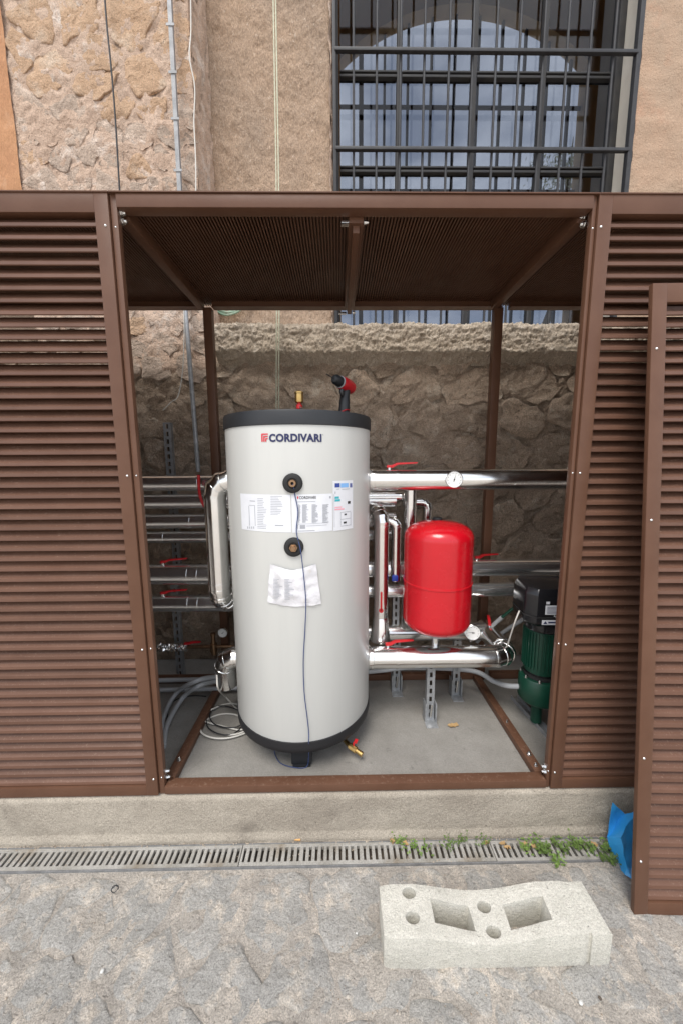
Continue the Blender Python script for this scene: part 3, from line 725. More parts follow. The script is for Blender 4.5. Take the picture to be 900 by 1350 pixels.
def lines(x0, x1, y0, y1, st, h=.55, fill=.85):
    out = []; y = y0
    while y < y1:
        out.append((x0, y, x0+(x1-x0)*random.uniform(.5, 1)*fill, y+h)); y += st
    return out
lt = lines(340, 355, 657, 697, 2.3, .6)+lines(357, 377, 654, 680, 2.2, .6)+[(363, 692, 374, 693.2)]+[(329, 667, 329.6, 693), (336.5, 667, 337.1, 693), (329, 666, 337, 666.6)]+[(327+i*2.6, 694, 328+i*2.6, 697) for i in range(4)]+[(330, 660, 337, 661)]
label(318.5, 652, 383.5, 701, {'ink': lt})
md = lines(392, 430, 661, 662, 2, .6)
for cxx in (393.5, 398.5, 411, 425): md += lines(cxx, cxx+(3 if cxx < 395 else 8.5), 665, 689, 1.35, .75, 1)
md += [(392.5, 692, 393.3, 697), (395.5, 692, 402.5, 697), (404, 692.5, 431, 693), (393, 699.3, 415, 700.1), (392, 690, 432, 690.4), (431, 664, 431.4, 690), (434, 654, 436, 657)]
lm = label(385, 651.5, 438, 701.5, {'ink': md})
le = label(438.6, 633.5, 464.5, 698.5, {'eublue': [(441, 637, 447.5, 642.5), (460.5, 637, 461.7, 642.5), (462, 637, 463.2, 642.5)], 'ltblue': [(448.5, 637, 458.5, 642.5)],
    'teal': [(441, 654.5, 446.5, 657.5), (441, 658.2, 448, 661)], 'pink': [(441, 668, 450, 669.2), (441, 670.4, 453, 672)], 'blackink': [(457.5, 660.5, 461, 664), (453, 677, 456, 679), (452, 687.5, 456, 690)],
    'ink': [(443, 644.5, 447, 645.1), (450, 644.5, 460, 645.1), (441, 648, 442, 651), (448.5, 674.5, 461.5, 675), (448.5, 683.6, 461.5, 684.1), (448.5, 692.5, 461.5, 693), (448.3, 675, 448.8, 692.5), (461.2, 675, 461.7, 692.5), (440, 651, 440.4, 695)]}, .0006)
def ctext(txt, x0, x1, yb, yt, m, parent, name, off=.0, lift=.0016):
    """lettering wrapped round the tank"""
    cu = bpy.data.curves.new('t', 'FONT'); cu.body = txt; cu.size = 1; cu.offset = off; cu.space_character = 1.06; cu.resolution_u = 4
    o = bpy.data.objects.new('t', cu); COL.objects.link(o); dg = bpy.context.evaluated_depsgraph_get(); me = bpy.data.meshes.new_from_object(o.evaluated_get(dg))
    bpy.data.objects.remove(o); xs = [v.co.x for v in me.vertices]; ys = [v.co.y for v in me.vertices]
    xm = (x0+x1)/2; t0, t1 = cyl(x0, (yb+yt)/2)[0], cyl(x1, (yb+yt)/2)[0]; za_, zb_ = cyl(xm, yb)[1], cyl(xm, yt)[1]
    for v in me.vertices:
        p = cp3(t0+(t1-t0)*(v.co.x-min(xs))/(max(xs)-min(xs)), za_+(zb_-za_)*(v.co.y-min(ys))/(max(ys)-min(ys)), TR+lift)
        v.co = Vector(p)-TC
    me.update(); me.materials.clear(); return obj(name, me, m, parent)
ctext('CORDIVARI', 355, 424, 582.6, 571.6, M['navy'], tk, 'lettering', .045)
ctext('R', 425.2, 426.4, 574, 572.5, M['navy'], tk, 'lettering')
ctext('CORDIVARI', 394.5, 416.5, 657.8, 654, M['blackink'], lm, 'lettering', .02, .0019)
b = MB()                                           # emblem: three nested corner brackets
for (a, c, d, e) in ((345, 571.5, 353.5, 573.2), (345, 573.2, 346.7, 582.5), (347.6, 574.6, 353.5, 576.1), (347.6, 576.1, 349.2, 582.5), (350.1, 577.5, 353.5, 579), (350.1, 579, 351.6, 582.5)): cpx(b, a, c, d, e, TR+.0016)
b.build('emblem', M['logored'], tk)
b = MB(); cpx(b, 392, 654.3, 393.6, 657.6, TR+.0019); b.build('emblem', M['logored'], lm)
# the two front ports
for (x, y, plug) in ((386, 637, 0), (387.5, 721, 1)):
    th, z_ = cyl(x, y); c = Vector(cp3(th, z_, TR)); d = Vector((cos(th), sin(th), 0)); Mx = Matrix.Translation(c) @ d.to_track_quat('Z', 'Y').to_matrix().to_4x4()
    b = MB(); b.lathe([(0, .010), (.018, .010), (.020, .013), (.033, .013), (.037, .009), (.038, -.012)], seg=36, M=Mx); pt_ = b.build('port', M['rubber'], tk, 50)
    b = MB()
    if plug: b.lathe([(0, .026), (.010, .026), (.012, .022), (.016, .022), (.016, .009)], seg=6, M=Mx)
    else: b.lathe([(.006, .006), (.006, .020), (.013, .020), (.015, .016), (.015, .009)], seg=24, M=Mx)
    b.build('fitting', M['copper'], pt_, 40)
# clear pouch with papers taped to the front
b = MB(); nx, nz = 22, 18
tl, tr2, bl, br_ = cyl(357, 743), cyl(416, 743), cyl(354, 793), cyl(423, 795)
for j in range(nz+1):
    v = j/nz
    for i in range(nx+1):
        u = i/nx; th = (tl[0]*(1-u)+tr2[0]*u)*(1-v)+(bl[0]*(1-u)+br_[0]*u)*v
        zz = (tl[1]*(1-u)+tr2[1]*u)*(1-v)+(bl[1]*(1-u)+br_[1]*u)*v - (1-v)*.020*sin(u*pi)**1.5 - v*.008*sin(u*pi)
        rr_ = TR+.006+.007*sin(v*pi)*sin(u*pi)+.006*noise.noise(Vector((u*4, v*3, 2)))+.004*noise.noise(Vector((u*9, v*8, 5)))
        b.v.append(cp3(th, zz, rr_))
for j in range(nz):
    for i in range(nx): a = j*(nx+1)+i; b.f.append((a, a+1, a+nx+2, a+nx+1))
pm = dusty(mat('pouch_paper', (.74, .73, .76), (.66, .65, .66), 25, rough=.25, c3=(.66, .58, .42), s3=9, f3=.60, bump=.5, bscale=30, dist=.01), (.74, .73, .76))
pch = b.build('paper_pouch', pm, tk, 180)
b = MB(); 
for k in range(15):
    v = .36+.036*k; zz = bl[1]*v+tl[1]*(1-v)
    for (u0, u1) in ((.12, .30), (.34, .52)):
        u1 = u0+(u1-u0)*random.uniform(.4, 1); t0 = tl[0]*(1-v)+bl[0]*v; t1 = tr2[0]*(1-v)+br_[0]*v
        cpatch(b, t0+(t1-t0)*u0, t0+(t1-t0)*u1, zz-.0012, zz+.0012, TR+.0165, 4)
b.build('print', M['ink'], pch)['kind'] = 'stuff'
# brass drain tap under the front right
dt = Vector((TC.x+.22, TC.y-.20, ZB+.055))
b = MB(); b.tube([(TC.x+.16, TC.y-.12, ZB+.068), dt], .010, 12); b.tube([dt, dt+Vector((.03, -.022, -.004))], .014, 8); b.tube([dt+Vector((.03, -.022, -.004)), dt+Vector((.055, -.04, -.010))], [.010, .012], 12)
tap = b.build('drain_tap', M['brass'], tk, 40)
b = MB(); c = dt+Vector((.018, -.013, .012)); b.tube([c, c+Vector((0, 0, .016))], .004, 8); b.box((-.007, -.003, .014), (.007, .003, .034), Matrix.Translation(c)@Matrix.Rotation(.4, 4, 'Y')); b.build('lever', M['redlever'], tap, bevel=.001)
# automatic air vent on the cap
va = Vector((W(394.5, 530, Y=.30).x, .30, ztop-.002))
b = MB(); b.lathe([(.009, 0), (.009, .036), (.013, .038), (.013, .054), (.008, .056), (.008, .066)], va, 16); vt = b.build('air_vent', M['redlever'], tk, 40)
MB().lathe([(.012, .062), (.017, .065), (.018, .070), (.018, .100), (.020, .102), (.020, .108), (.013, .111), (.006, .115), (0, .116)], va, 20).build('vent_body', M['brass'], vt, 40)
MB().tube([va+Vector((.004, -.012, .046)), va+Vector((.014, -.022, .034))], .003, 8).build('vent_lever', M['bolt'], vt, 40)

# ------------------------------------------------------------------ cordless drill on the cap
dr0 = Vector((W(453, 535, Y=.40).x, .40, ztop))
dl = thing('cordless_drill', 'red and black cordless drill standing on the black tank cap', 'drill', dr0)
bc = dr0+Vector((0, 0, .160)); ax = Vector((-.52, -.85, .10)).normalized(); Mx = Matrix.Translation(bc) @ ax.to_track_quat('Z', 'Y').to_matrix().to_4x4()
MB().lathe([(0, -.075), (.018, -.074), (.028, -.066), (.031, -.05), (.031, .0), (.029, .024), (.026, .030), (0, .030)], seg=24, M=Mx).build('body', M['drillred'], dl, 40)
MB().lathe([(.024, .028), (.024, .040), (.022, .046), (.022, .070), (.014, .082), (.005, .084), (0, .084)], seg=20, M=Mx).build('chuck', M['blackcap'], dl, 40)
MB().lathe([(.027, .024), (.027, .034), (.0235, .035)], seg=20, M=Mx).build('clutch_ring', M['galv'], dl, 40)
MB().tube([Mx @ Vector((0, 0, .08)), Mx @ Vector((0, 0, .145))], .0022, 6).build('drill_bit', M['iron'], dl)
gp = curve([bc+ax*-.02+Vector((0, 0, -.012)), bc+Vector((.006, .012, -.05)), dr0+Vector((.003, .006, .065)), dr0+Vector((0, 0, 0))], 5)
MB().tube(gp, [.021, .021, .021, .022, .022, .022, .022, .023, .024, .025, .025, .026, .026, .027, .027, .027][:len(gp)], 14).build('grip', M['blackcap'], dl, 50)
tgp = bc+ax*.015+Vector((0, 0, -.038)); MB().tube([tgp+Vector((0, 0, .016)), tgp+ax*.006, tgp+Vector((0, 0, -.016))], [.010, .011, .009], 10).build('trigger', M['blackgloss'], dl, 50)
q = [dr0+Vector((cos(a)*.0265-.001, sin(a)*.0265, .030+.014*sin(a+2.2))) for a in [-2.9+i*.2 for i in range(16)]]
MB().tube(q, .0026, 6).build('red_stripe', M['drillred'], dl)

# ------------------------------------------------------------------ pipes
def ring(b, p, d, r, w=.008):
    d = Vector(d).normalized(); b.tube([Vector(p)-d*w/2, Vector(p)+d*w/2], r, 32)
def pipe(name, label_, pts, r, R=None, seams=(), n=3, group=None, m='chrome', closed_end=True):
    pts = [Vector(p) for p in pts]; root = thing(name, label_, 'pipe', pts[0], group)
    path, r_list = beaded(pts, R, r, n) if len(pts) > 2 and n > 1 and R < .2 else ((bend(pts, R, n), r) if len(pts) > 2 else (pts, r))
    # insert points so that each straight run has its own sheet
    b = MB(); b.tube(path, r_list, 36); b.build('cladding', M[m], root, 12)
    for (p, d) in seams:
        b = MB(); ring(b, p, d, r+.0022, .010); b.build('seam_band', M[m], root, 30)
    return root
def lever(root, p, d, Lh=.13, up_=Vector((0, 0, 1)), m='redlever', stem=.03):
    """ball valve handle: stem, hub and a bent flat lever"""
    d = Vector(d).normalized(); p = Vector(p); s = d.cross(up_).normalized()
    Mx = Matrix(((d.x, s.x, up_.x, p.x), (d.y, s.y, up_.y, p.y), (d.z, s.z, up_.z, p.z), (0, 0, 0, 1)))
    b = MB(); b.tube([Mx @ Vector((0, 0, -.012)), Mx @ Vector((0, 0, stem*.4))], .010, 12); b.build('valve_stem', M['bolt'], root, 40)
    b = MB(); pr = [(-.012, stem*.35), (.014, stem*.35), (.040, stem), (Lh, stem*1.25), (Lh, stem*1.25+.006), (.036, stem+.010), (.010, stem*.35+.013), (-.012, stem*.35+.013)]
    Q = Mx @ Matrix.Rotation(-pi/2, 4, 'Z')
    Q = Mx @ Matrix(((0, 1, 0, 0), (1, 0, 0, 0), (0, 0, 1, 0), (0, 0, 0, 1)))
    b.prism(pr, -.008, .008, Q); b.build('lever', M[m], root, bevel=.002)
def gauge(root, p, d, r=.038, needle=2.0):
    d = Vector(d).normalized(); Mx = Matrix.Translation(p) @ d.to_track_quat('Z', 'Y').to_matrix().to_4x4()
    b = MB(); b.lathe([(0, -.016), (r*.9, -.016), (r*1.05, -.010), (r*1.05, .004), (r*.98, .006), (r*.95, .003)], seg=32, M=Mx); gg = b.build('gauge', M['chrome'], root, 40)
    b = MB(); b.lathe([(0, .0035), (r*.96, .0035)], seg=32, M=Mx); b.build('dial', M['dial'], gg)
    b = MB()
    for k in range(28):
        a = -2.2+4.4*k/27; r0 = r*(.78 if k % 3 else .68); p0 = (sin(a), cos(a)); w = r*.012*(1.6 if k % 3 == 0 else 1)
        b.quad([Mx @ Vector((p0[0]*r0-p0[1]*w, p0[1]*r0+p0[0]*w, .0045)), Mx @ Vector((p0[0]*r0+p0[1]*w, p0[1]*r0-p0[0]*w, .0045)), Mx @ Vector((p0[0]*r*.86+p0[1]*w, p0[1]*r*.86-p0[0]*w, .0045)), Mx @ Vector((p0[0]*r*.86-p0[1]*w, p0[1]*r*.86+p0[0]*w, .0045))])
    b.build('scale', M['blackink'], gg)
    s_, c_ = sin(needle), cos(needle); w = r*.05
    b = MB(); b.quad([Mx @ Vector((-s_*r*.25-c_*w, -c_*r*.25+s_*w, .006)), Mx @ Vector((-s_*r*.25+c_*w, -c_*r*.25-s_*w, .006)), Mx @ Vector((s_*r*.75, c_*r*.75, .006))])
    b.lathe([(0, .0065), (r*.09, .0065)], seg=12, M=Mx); b.build('needle', M['blackink'], gg)
PY = TC.y
# upper right run from the tank
za = W(600, 632.5, Y=PY).z; pr_ = .049
rx0 = TC.x+TR-.012
up_run = pipe('insulated_pipe', 'wide shiny aluminium clad pipe with a round thermometer, running off the tank top right', [(rx0, PY, za), (2.35, PY, za)], pr_, seams=[((W(488, 632, Y=PY).x+.02, PY, za), (1, 0, 0)), ((W(522, 632, Y=PY).x, PY, za), (1, 0, 0))], group='aluminium clad pipes')
MB().lathe([(pr_+.001, 0), (pr_+.004, .006), (pr_+.004, .028), (pr_+.0005, .03)], seg=32, M=Matrix.Translation((rx0+.006, PY, za)) @ Matrix.Rotation(pi/2, 4, 'Y')).build('end_collar', M['chrome'], up_run, 40)
lever(up_run, (W(513, 618, Y=PY).x, PY+.01, za+pr_), (1, 0, 0), .130, stem=.022)
gauge(up_run, (W(597, 632, Y=PY-pr_).x, PY-pr_-.012, za+.004), (-.25, -1, .02), .036, .25)
domes(up_run, [Vector((rx0+.03, PY-pr_*.93, za-.02)), Vector((W(672, 640, Y=PY).x, PY-pr_*.93, za-.022))], .003)
# lower right run: to the elbow, then back, then along behind
zl = W(570, 866, Y=PY).z; pl = .052; xe = W(676, 850, Y=.44).x-.052; YK = .62
low_run = pipe('insulated_pipe', 'low aluminium clad pipe under the red vessel, elbowed back beside the pump', [(rx0, PY, zl), (xe, PY, zl), (xe-.01, YK+.06, zl)], pl, R=.070, n=3,
    seams=[((W(522, 866, Y=PY).x, PY, zl), (1, 0, 0)), ((xe-.075, PY, zl), (1, 0, 0)), ((xe, PY+.085, zl), (0, 1, 0))], group='aluminium clad pipes')
MB().lathe([(pl+.001, 0), (pl+.004, .006), (pl+.004, .028), (pl+.0005, .03)], seg=32, M=Matrix.Translation((rx0+.006, PY, zl)) @ Matrix.Rotation(pi/2, 4, 'Y')).build('end_collar', M['chrome'], low_run, 40)
lever(low_run, (W(511, 852, Y=PY).x, PY+.01, zl+pl), (1, .05, 0), .130, stem=.022)
lever(low_run, (xe-.01, PY+.22, zl+pl), (.3, 1, 0), .08, stem=.022)
gq = Vector((W(622, 835, Y=PY+.04).x, PY+.04, zl+pl+.055)); MB().tube([gq+Vector((0, .02, -.06)), gq+Vector((0, .02, 0))], .008, 10).build('gauge_stem', M['bolt'], low_run, 40)
gauge(low_run, gq, (-.1, -1, .1), .038, -1.5)
back_run = pipe('insulated_pipe', 'aluminium clad pipe behind the red vessel, level with its underside', [(rx0-.1, YK, zl+.01), (xe-.02, YK, zl+.01)], .047, seams=[((1.2, YK, zl+.01), (1, 0, 0))], group='aluminium clad pipes', m='chrome_b')
# right-hand pair passing in front of the rear post
YR = .60
z1_ = W(680, 748, Y=YR).z; z2_ = W(660, 777, Y=YR).z
pr1 = pipe('insulated_pipe', 'aluminium clad pipe above the pump, upper one of the pair behind the red vessel', [(rx0-.05, YR, z1_), (2.5, YR, z1_)], .046, group='aluminium clad pipes', m='chrome_b')
lever(pr1, (W(628, 735, Y=YR).x, YR, z1_+.046), (1, .1, 0), .12, stem=.02)
pr2 = pipe('insulated_pipe', 'aluminium clad pipe above the pump, lower one of the pair behind the red vessel', [(rx0-.05, YR, z2_), (2.5, YR, z2_)], .038, group='aluminium clad pipes', m='chrome_b')
# pipes standing between the tank and the vessel
def V(x, y, Y): return W(x, y, Y=Y)
zu = W(510, 655, Y=.66).z
pipe('insulated_pipe', 'short level aluminium clad pipe joining the tank side above the standing pipes', [(rx0-.15, .66, zu), (V(536, 655, .66).x, .66, zu)], .028, seams=[((V(508, 655, .66).x, .66, zu), (1, 0, 0))], group='aluminium clad pipes')
a = V(502, 700, .50); zt_ = V(500, 676, .50).z
v1 = pipe('insulated_pipe', 'thick standing aluminium clad pipe right beside the tank with a flared foot', [(a.x, .50, zl+.03), (a.x, .50, zt_), (a.x-.05, .63, zt_)], .039, R=.05, group='aluminium clad pipes', seams=[((a.x, .50, zt_-.07), (0, 0, 1))])
MB().lathe([(.039, .16), (.041, .155), (.052, .045), (.055, .035), (.055, .03)], (a.x, .50, zl), 32).build('flared_foot', M['chrome'], v1, 40)
c = V(502, 805, .46); b = MB(); b.box((-.005, -.004, 0), (.005, .004, .10), Matrix.Translation(c)); b.tube([c+Vector((0, -.004, 0)), c+Vector((0, .02, 0))], .012, 10); b.build('lever', M['redlever'], v1, bevel=.002)
a = V(521, 740, .56); zt_ = V(512, 690, .56).z
v2 = pipe('insulated_pipe', 'thin standing aluminium clad pipe with a blue valve tap, beside the vessel', [(a.x, .56, V(521, 765, .56).z), (a.x, .56, zt_), (a.x-.055, .57, zt_+.02)], .027, R=.035, group='aluminium clad pipes', seams=[((a.x, .56, V(521, 745, .56).z), (0, 0, 1))])
c = V(520, 762, .53); MB().box((-.016, -.010, -.016), (.016, .010, .014), Matrix.Translation(c)).build('valve_tap', M['bluelever'], v2, bevel=.004)
a = V(540, 670, .60)
pipe('insulated_pipe', 'upright aluminium clad pipe dropping behind the red vessel from the top run', [(a.x, .60, za-.03), (a.x, .60, zl+.05)], .034, group='aluminium clad pipes')
a = V(560, 680, .66); zt_ = V(556, 662, .66).z
pipe('insulated_pipe', 'slim elbowed aluminium clad pipe rising behind the top of the red vessel', [(V(530, 660, .66).x, .66, zt_), (a.x+.01, .66, zt_), (a.x+.01, .66, zl+.06)], .026, R=.035, group='aluminium clad pipes')
# left-hand side: drop pipe out of the tank, and wall pipes
lx0 = TC.x-TR+.012; zL = W(290, 634, Y=PY).z; xL = W(284, 660, Y=PY).x
zLb = W(291, 800, Y=PY).z
lf_ = pipe('insulated_pipe', 'aluminium clad drop pipe with mitred elbows on the tank side by the valve levers', [(lx0, PY, zL), (xL, PY, zL), (xL, PY, zLb+.03), (xL+.03, .60, zLb-.01)], 0.051, R=.074, n=3, group='aluminium clad pipes', seams=[((xL, PY, W(285, 656, Y=PY).z), (0, 0, 1)), ((xL, PY, W(290, 768, Y=PY).z), (0, 0, 1))])
xb_ = W(298, 870, Y=PY-.03).x
pipe('insulated_pipe', 'short faceted aluminium elbow low on the tank side above the coiled cable', [(lx0, PY, W(312, 866, Y=PY).z), (xb_-.02, PY, W(312, 866, Y=PY).z), (xb_-.015, PY+.02, W(300, 905, Y=PY).z)], .050, R=.055, n=2, group='aluminium clad pipes', seams=[((xb_-.018, PY+.014, W(300, 888, Y=PY).z), (0, .2, -1))])
YL = .67
for i, (yy, r) in enumerate(((637, .042), (661, .041), (687, .041), (708, .034))):
    z_ = W(235, yy, Y=YL).z
    o = pipe('insulated_pipe', ['topmost', 'second', 'third', 'fourth'][i]+' aluminium clad wall pipe of the close stack left of the tank', [(-1.5, YL, z_), (1.05, YL, z_)], r, group='aluminium clad pipes', m='chrome_b', seams=[((W((262, 275, 252, 217)[i], yy, Y=YL).x, YL, z_), (1, 0, 0))])
for i, (yy, r, nm) in enumerate(((757, .056, 'thicker'), (795, .046, 'lower'))):
    Y_ = .57; z_ = W(235, yy, Y=Y_).z
    o = pipe('insulated_pipe', nm+' aluminium clad pipe with a dark red lever, left of the drop pipe', [(-1.5, Y_, z_+.01), (W(240, yy, Y=Y_).x, Y_, z_), (.46, Y_, z_-.005)], r, R=.3, n=2, group='aluminium clad pipes', m='chrome_b', seams=[((W(250, yy, Y=Y_).x, Y_, z_), (1, 0, 0)), ((W(263, yy, Y=Y_).x, Y_, z_), (1, 0, 0))])
    lever(o, (W(216, yy-18, Y=Y_).x, Y_-.01, z_+r+.004), (1, 0, .05), .13, stem=.016)
# thin copper line with a foil-wrapped stretch, gauge and valve
zc = W(250, 853, Y=.72).z
th_ = thing('copper_line', 'thin bare metal line with crumpled foil, small gauge and bronze valve', 'pipe', (-.3, .72, zc))
MB().tube([(-1.4, .72, zc), (.5, .72, zc)], .010, 12).build('tube', M['copper'], th_, 60)
random.seed(8); fo = MB(); n0 = 0; sg = 14; xs0, xs1 = W(208, 853, Y=.72).x, W(248, 853, Y=.72).x
for i in range(31):
    for j in range(sg):
        an = 2*pi*j/sg; rr_ = .020+random.uniform(-.008, .008)-(.008 if i in (0, 30) else 0); fo.v.append((xs0+(xs1-xs0)*i/30, .72+cos(an)*rr_, zc+sin(an)*rr_))
for i in range(30):
    for j in range(sg): a = i*sg+j; b_ = i*sg+(j+1) % sg; fo.f.append((a, b_, b_+sg, a+sg))
fo.build('foil_wrap', M['chrome'], th_)
xv = W(282, 853, Y=.72).x
MB().lathe([(.012, -.05), (.016, -.048), (.016, -.03), (.022, -.028), (.022, .02), (.014, .024), (.012, .07), (.016, .072), (.016, .085), (0, .086)], (xv, .72, zc), 10).build('valve', M['copper'], th_, 40)
gauge(th_, Vector(W(294, 834, Y=.66)), (0, -1, 0), .026, .9)
lever(th_, (W(246, 846, Y=.72).x, .72, zc+.012), (1, 0, 0), .085, stem=.014)
# slotted channel uprights carrying the pipes
def channel(name, label_, x, y, z0, z1, w=.040, foot=True, group='slotted channel supports'):
    c = thing(name, label_, 'bracket', (x, y, z0), group)
    b = MB(); t = .0025; d = .03
    zs_ = [z0]; k = z0+.02
    b.box((x-w/2, y, z0), (x-w/2+t, y+d, z1)); b.box((x+w/2-t, y, z0), (x+w/2, y+d, z1))
    b.box((x-w/2+t, y, z0), (x-w*.17, y+t, z1)); b.box((x+w*.17, y, z0), (x+w/2-t, y+t, z1))
    zz = z0
    while zz < z1: b.box((x-w*.17, y, zz), (x+w*.17, y+t, min(z1, zz+.018))); zz += .045
    b.build('channel', M['galv'], c)
    MB().box((x-w*.3, y+d-.004, z0+.002), (x+w*.3, y+d-.002, z1)).build('channel_back', M['dark'], c)
    if foot:
        f = MB(); f.box((x-w*.75, y-.055, z0-.0005), (x+w*.75, y+.045, z0+.005)); f.box((x-w*.75, y-.02, z0+.0045), (x-w*.60, y+.035, z0+.105)); f.box((x+w*.60, y-.02, z0+.0045), (x+w*.75, y+.035, z0+.105))
        f.build('base_plate', M['galv'], c, bevel=.001)
        b = MB(); b.tube([(x-.002, y-.012, z0+.03), (x+.004, y-.012, z0+.10)], .006, 8); b.build('bolt', M['bolt'], c, 40)
    return c
p = W(566, 950, Z=ZB); channel('channel_support', 'galvanised slotted channel foot directly under the red vessel', p.x, p.y, ZB, zl-pl+.004)
p = W(522, 911, Z=ZB); channel('channel_support', 'galvanised slotted channel foot standing nearest to the tank behind the low pipe', p.x, p.y, ZB, zl-.03)
p = W(600, 917, Z=ZB); channel('channel_support', 'galvanised slotted channel foot standing between vessel and pump behind the low pipe', p.x, p.y, ZB, zl-.03)
xw = W(222, 560, Y=.95).x
channel('channel_support', 'dark galvanised slotted rail fixed to the wall behind the stacked pipes', xw, .93, W(222, 640, Y=.93).z-.62, W(218, 557, Y=.93).z, .045, False)
xw = W(240, 893, Y=.82).x
channel('channel_support', 'galvanised slotted upright standing on the slab left of the tank by the conduits', xw, .80, ZB, W(237, 780, Y=.80).z+.05, .042, False)
xw = W(521, 790, Y=.66).x
channel('channel_support', 'galvanised slotted strip hanging below the blue valve tap', xw, .64, zl+.03, V(521, 768, .64).z, .036, False)
#--REST--
# ------------------------------------------------------------------ red expansion vessel
vc = W(575.5, 770, Y=.40); VC = Vector((vc.x, .40, 0)); VR = .163
zv0 = W(574, 838, Y=.34).z; zv1 = W(576, 686, Y=.40).z
hv = zv1-zv0
es = thing('expansion_vessel', 'glossy red domed expansion vessel standing on the low aluminium pipe', 'expansion vessel', (VC.x, VC.y, zl+pl))
prof = [(VR*(1-(1-k/12)**2.5)**(1/2.5) if k else 0, hv-.085+.085*(1-(VR*(1-(1-k/12)**2.5)**(1/2.5)/VR)**2.3)**(1/2.3)) for k in range(13)]
low_p = [(r_, .075-.075*(1-(r_/VR)**2.3)**(1/2.3)) for r_, z_ in prof]
zm = hv*.47
body = low_p+[(VR, zm-.006), (VR+.0025, zm-.004), (VR+.0025, zm+.004), (VR, zm+.006)]+list(reversed(prof))
MB().lathe(body, (VC.x, VC.y, zv0), 72).build('shell', M['red'], es, 35)
MB().lathe([(.085, .018), (.09, .012), (.092, .004), (.088, -.004), (.03, -.006)], (VC.x, VC.y, zv0), 40).build('base_ring', M['galv'], es, 40)
MB().lathe([(.016, 0), (.020, .003), (.020, zv0-zl-pl+.004), (0, zv0-zl-pl+.006)], (VC.x, VC.y, zl+pl-.004), 12).build('connector', M['bolt'], es, 40)
MB().lathe([(.024, 0), (.024, .012), (.02, .016), (0, .016)], (VC.x, VC.y+.03, zv1-.006), 20).build('valve_cap', M['blackcap'], es, 40)

# ------------------------------------------------------------------ green and black pump
pc_ = W(712, 900, Z=ZB+.10); PX = W(713, 850, Y=.36).x; PYp = .36
pu = thing('booster_pump', 'green finned pump with black control box beside the right-hand post', 'pump', (PX, PYp, ZB))
zf = ZB+.045; ze = W(712, 828, Y=.36).z; zg = W(712, 905, Y=.30).z; zk0 = W(710, 822, Y=.30).z; ztp = W(705, 768, Y=.36).z
base_z = W(706, 945, Y=.36).z
C_ = (PX, PYp, 0)
zA = W(710, 938, Y=PYp-.1).z; zB_ = W(710, 906, Y=PYp-.1).z
MB().lathe([(0, zA-.015), (.05, zA-.012), (.085, zA), (.093, zA+.012), (.093, zB_-.004), (.088, zB_+.002), (.06, zB_+.004)], C_, 40).build('pump_housing', M['green'], pu, 40)
MB().lathe([(.020, ZB+.012), (.026, ZB+.018), (.026, zA-.005)], C_, 16).build('pedestal', M['green'], pu, 40)
MB().lathe([(.060, zB_), (.074, zB_+.004), (.074, zB_+.016), (.062, zB_+.020), (.062, zB_+.030), (.05, zB_+.032)], C_, 32).build('coupling', M['rubber'], pu, 40)
for k in range(8):
    a = k*pi/4+.3; hexbolt(pu, (PX+cos(a)*.083, PYp+sin(a)*.083, zB_+.002), (0, 0, 1), .006)
zD = W(710, 838, Y=PYp-.08).z
mb_ = MB().lathe([(.05, zB_+.028), (.074, zB_+.034), (.077, zB_+.05), (.077, zD), (.07, zD+.004)], C_, 48).build('motor', M['green'], pu, 40)
for k in range(36):
    a = 2*pi*k/36; Mx = Matrix.Translation(C_) @ Matrix.Rotation(a, 4, 'Z'); MB().box((.076, -.0016, zB_+.06), (.086, .0016, zD-.006), Mx).build('fin', M['green'], mb_)
MB().lathe([(.066, zD), (.080, zD+.004), (.083, zD+.012), (.081, zD+.045), (.066, zD+.058), (0, zD+.06)], C_, 40).build('fan_cover', M['blackgloss'], pu, 40)
# angular black control box
zE = zD+.055; zF = W(700, 812, Y=PYp-.13).z; zG = W(700, 772, Y=PYp-.05).z
pl_ = [(-.105, -.120), (.10, -.125), (.12, .09), (-.085, .11), (-.125, .06), (-.140, -.075)]
b = MB(); n0 = 0
lv = [(.84, zE), (1.0, zE+.02), (1.0, zG-.022), (.90, zG+.004)]
for s_, z_ in lv: b.v += [(PX+x_*s_, PYp+y_*s_, z_) for x_, y_ in pl_]
k = len(pl_)
for i in range(len(lv)-1):
    for j in range(k): b.f.append((i*k+j, i*k+(j+1) % k, (i+1)*k+(j+1) % k, (i+1)*k+j))
b.f.append(tuple(reversed(range(k)))); b.f.append(tuple((len(lv)-1)*k+j for j in range(k)))
cbx = b.build('control_box', M['blackgloss'], pu, bevel=.006, seg=2)
b = MB()
for s_, z_ in ((1.012, zE+.048), (1.012, zE+.056)): b.v += [(PX+x_*s_, PYp+y_*s_, z_) for x_, y_ in pl_]
for j in range(k): b.f.append((j, (j+1) % k, k+(j+1) % k, k+j))
b.build('seam', M['rubber'], cbx)
for x_, y_ in ((-.10, -.085), (-.02, -.118)): hexbolt(cbx, (PX+x_*1.03, PYp+y_*1.03, zE+.058), (-.3, -1, 0), .005)
def face(u, z): return (PX-.105+u*.205, PYp-.1200-u*.005-.004, z)
def sticker(name, u0, u1, z0, z1, m, off=0): 
    b = MB(); b.quad([Vector(face(u0, z0))+Vector((0, -off, 0)), Vector(face(u1, z0))+Vector((0, -off, 0)), Vector(face(u1, z1))+Vector((0, -off, 0)), Vector(face(u0, z1))+Vector((0, -off, 0))]); return b.build(name, m, cbx)
sticker('sticker', .17, .62, zE+.068, zE+.112, M['paper']); sticker('sticker', .11, .58, zE+.020, zE+.043, M['paper'], .001); sticker('emblem', .18, .26, zE+.118, zE+.130, M['paper'])
b = MB()
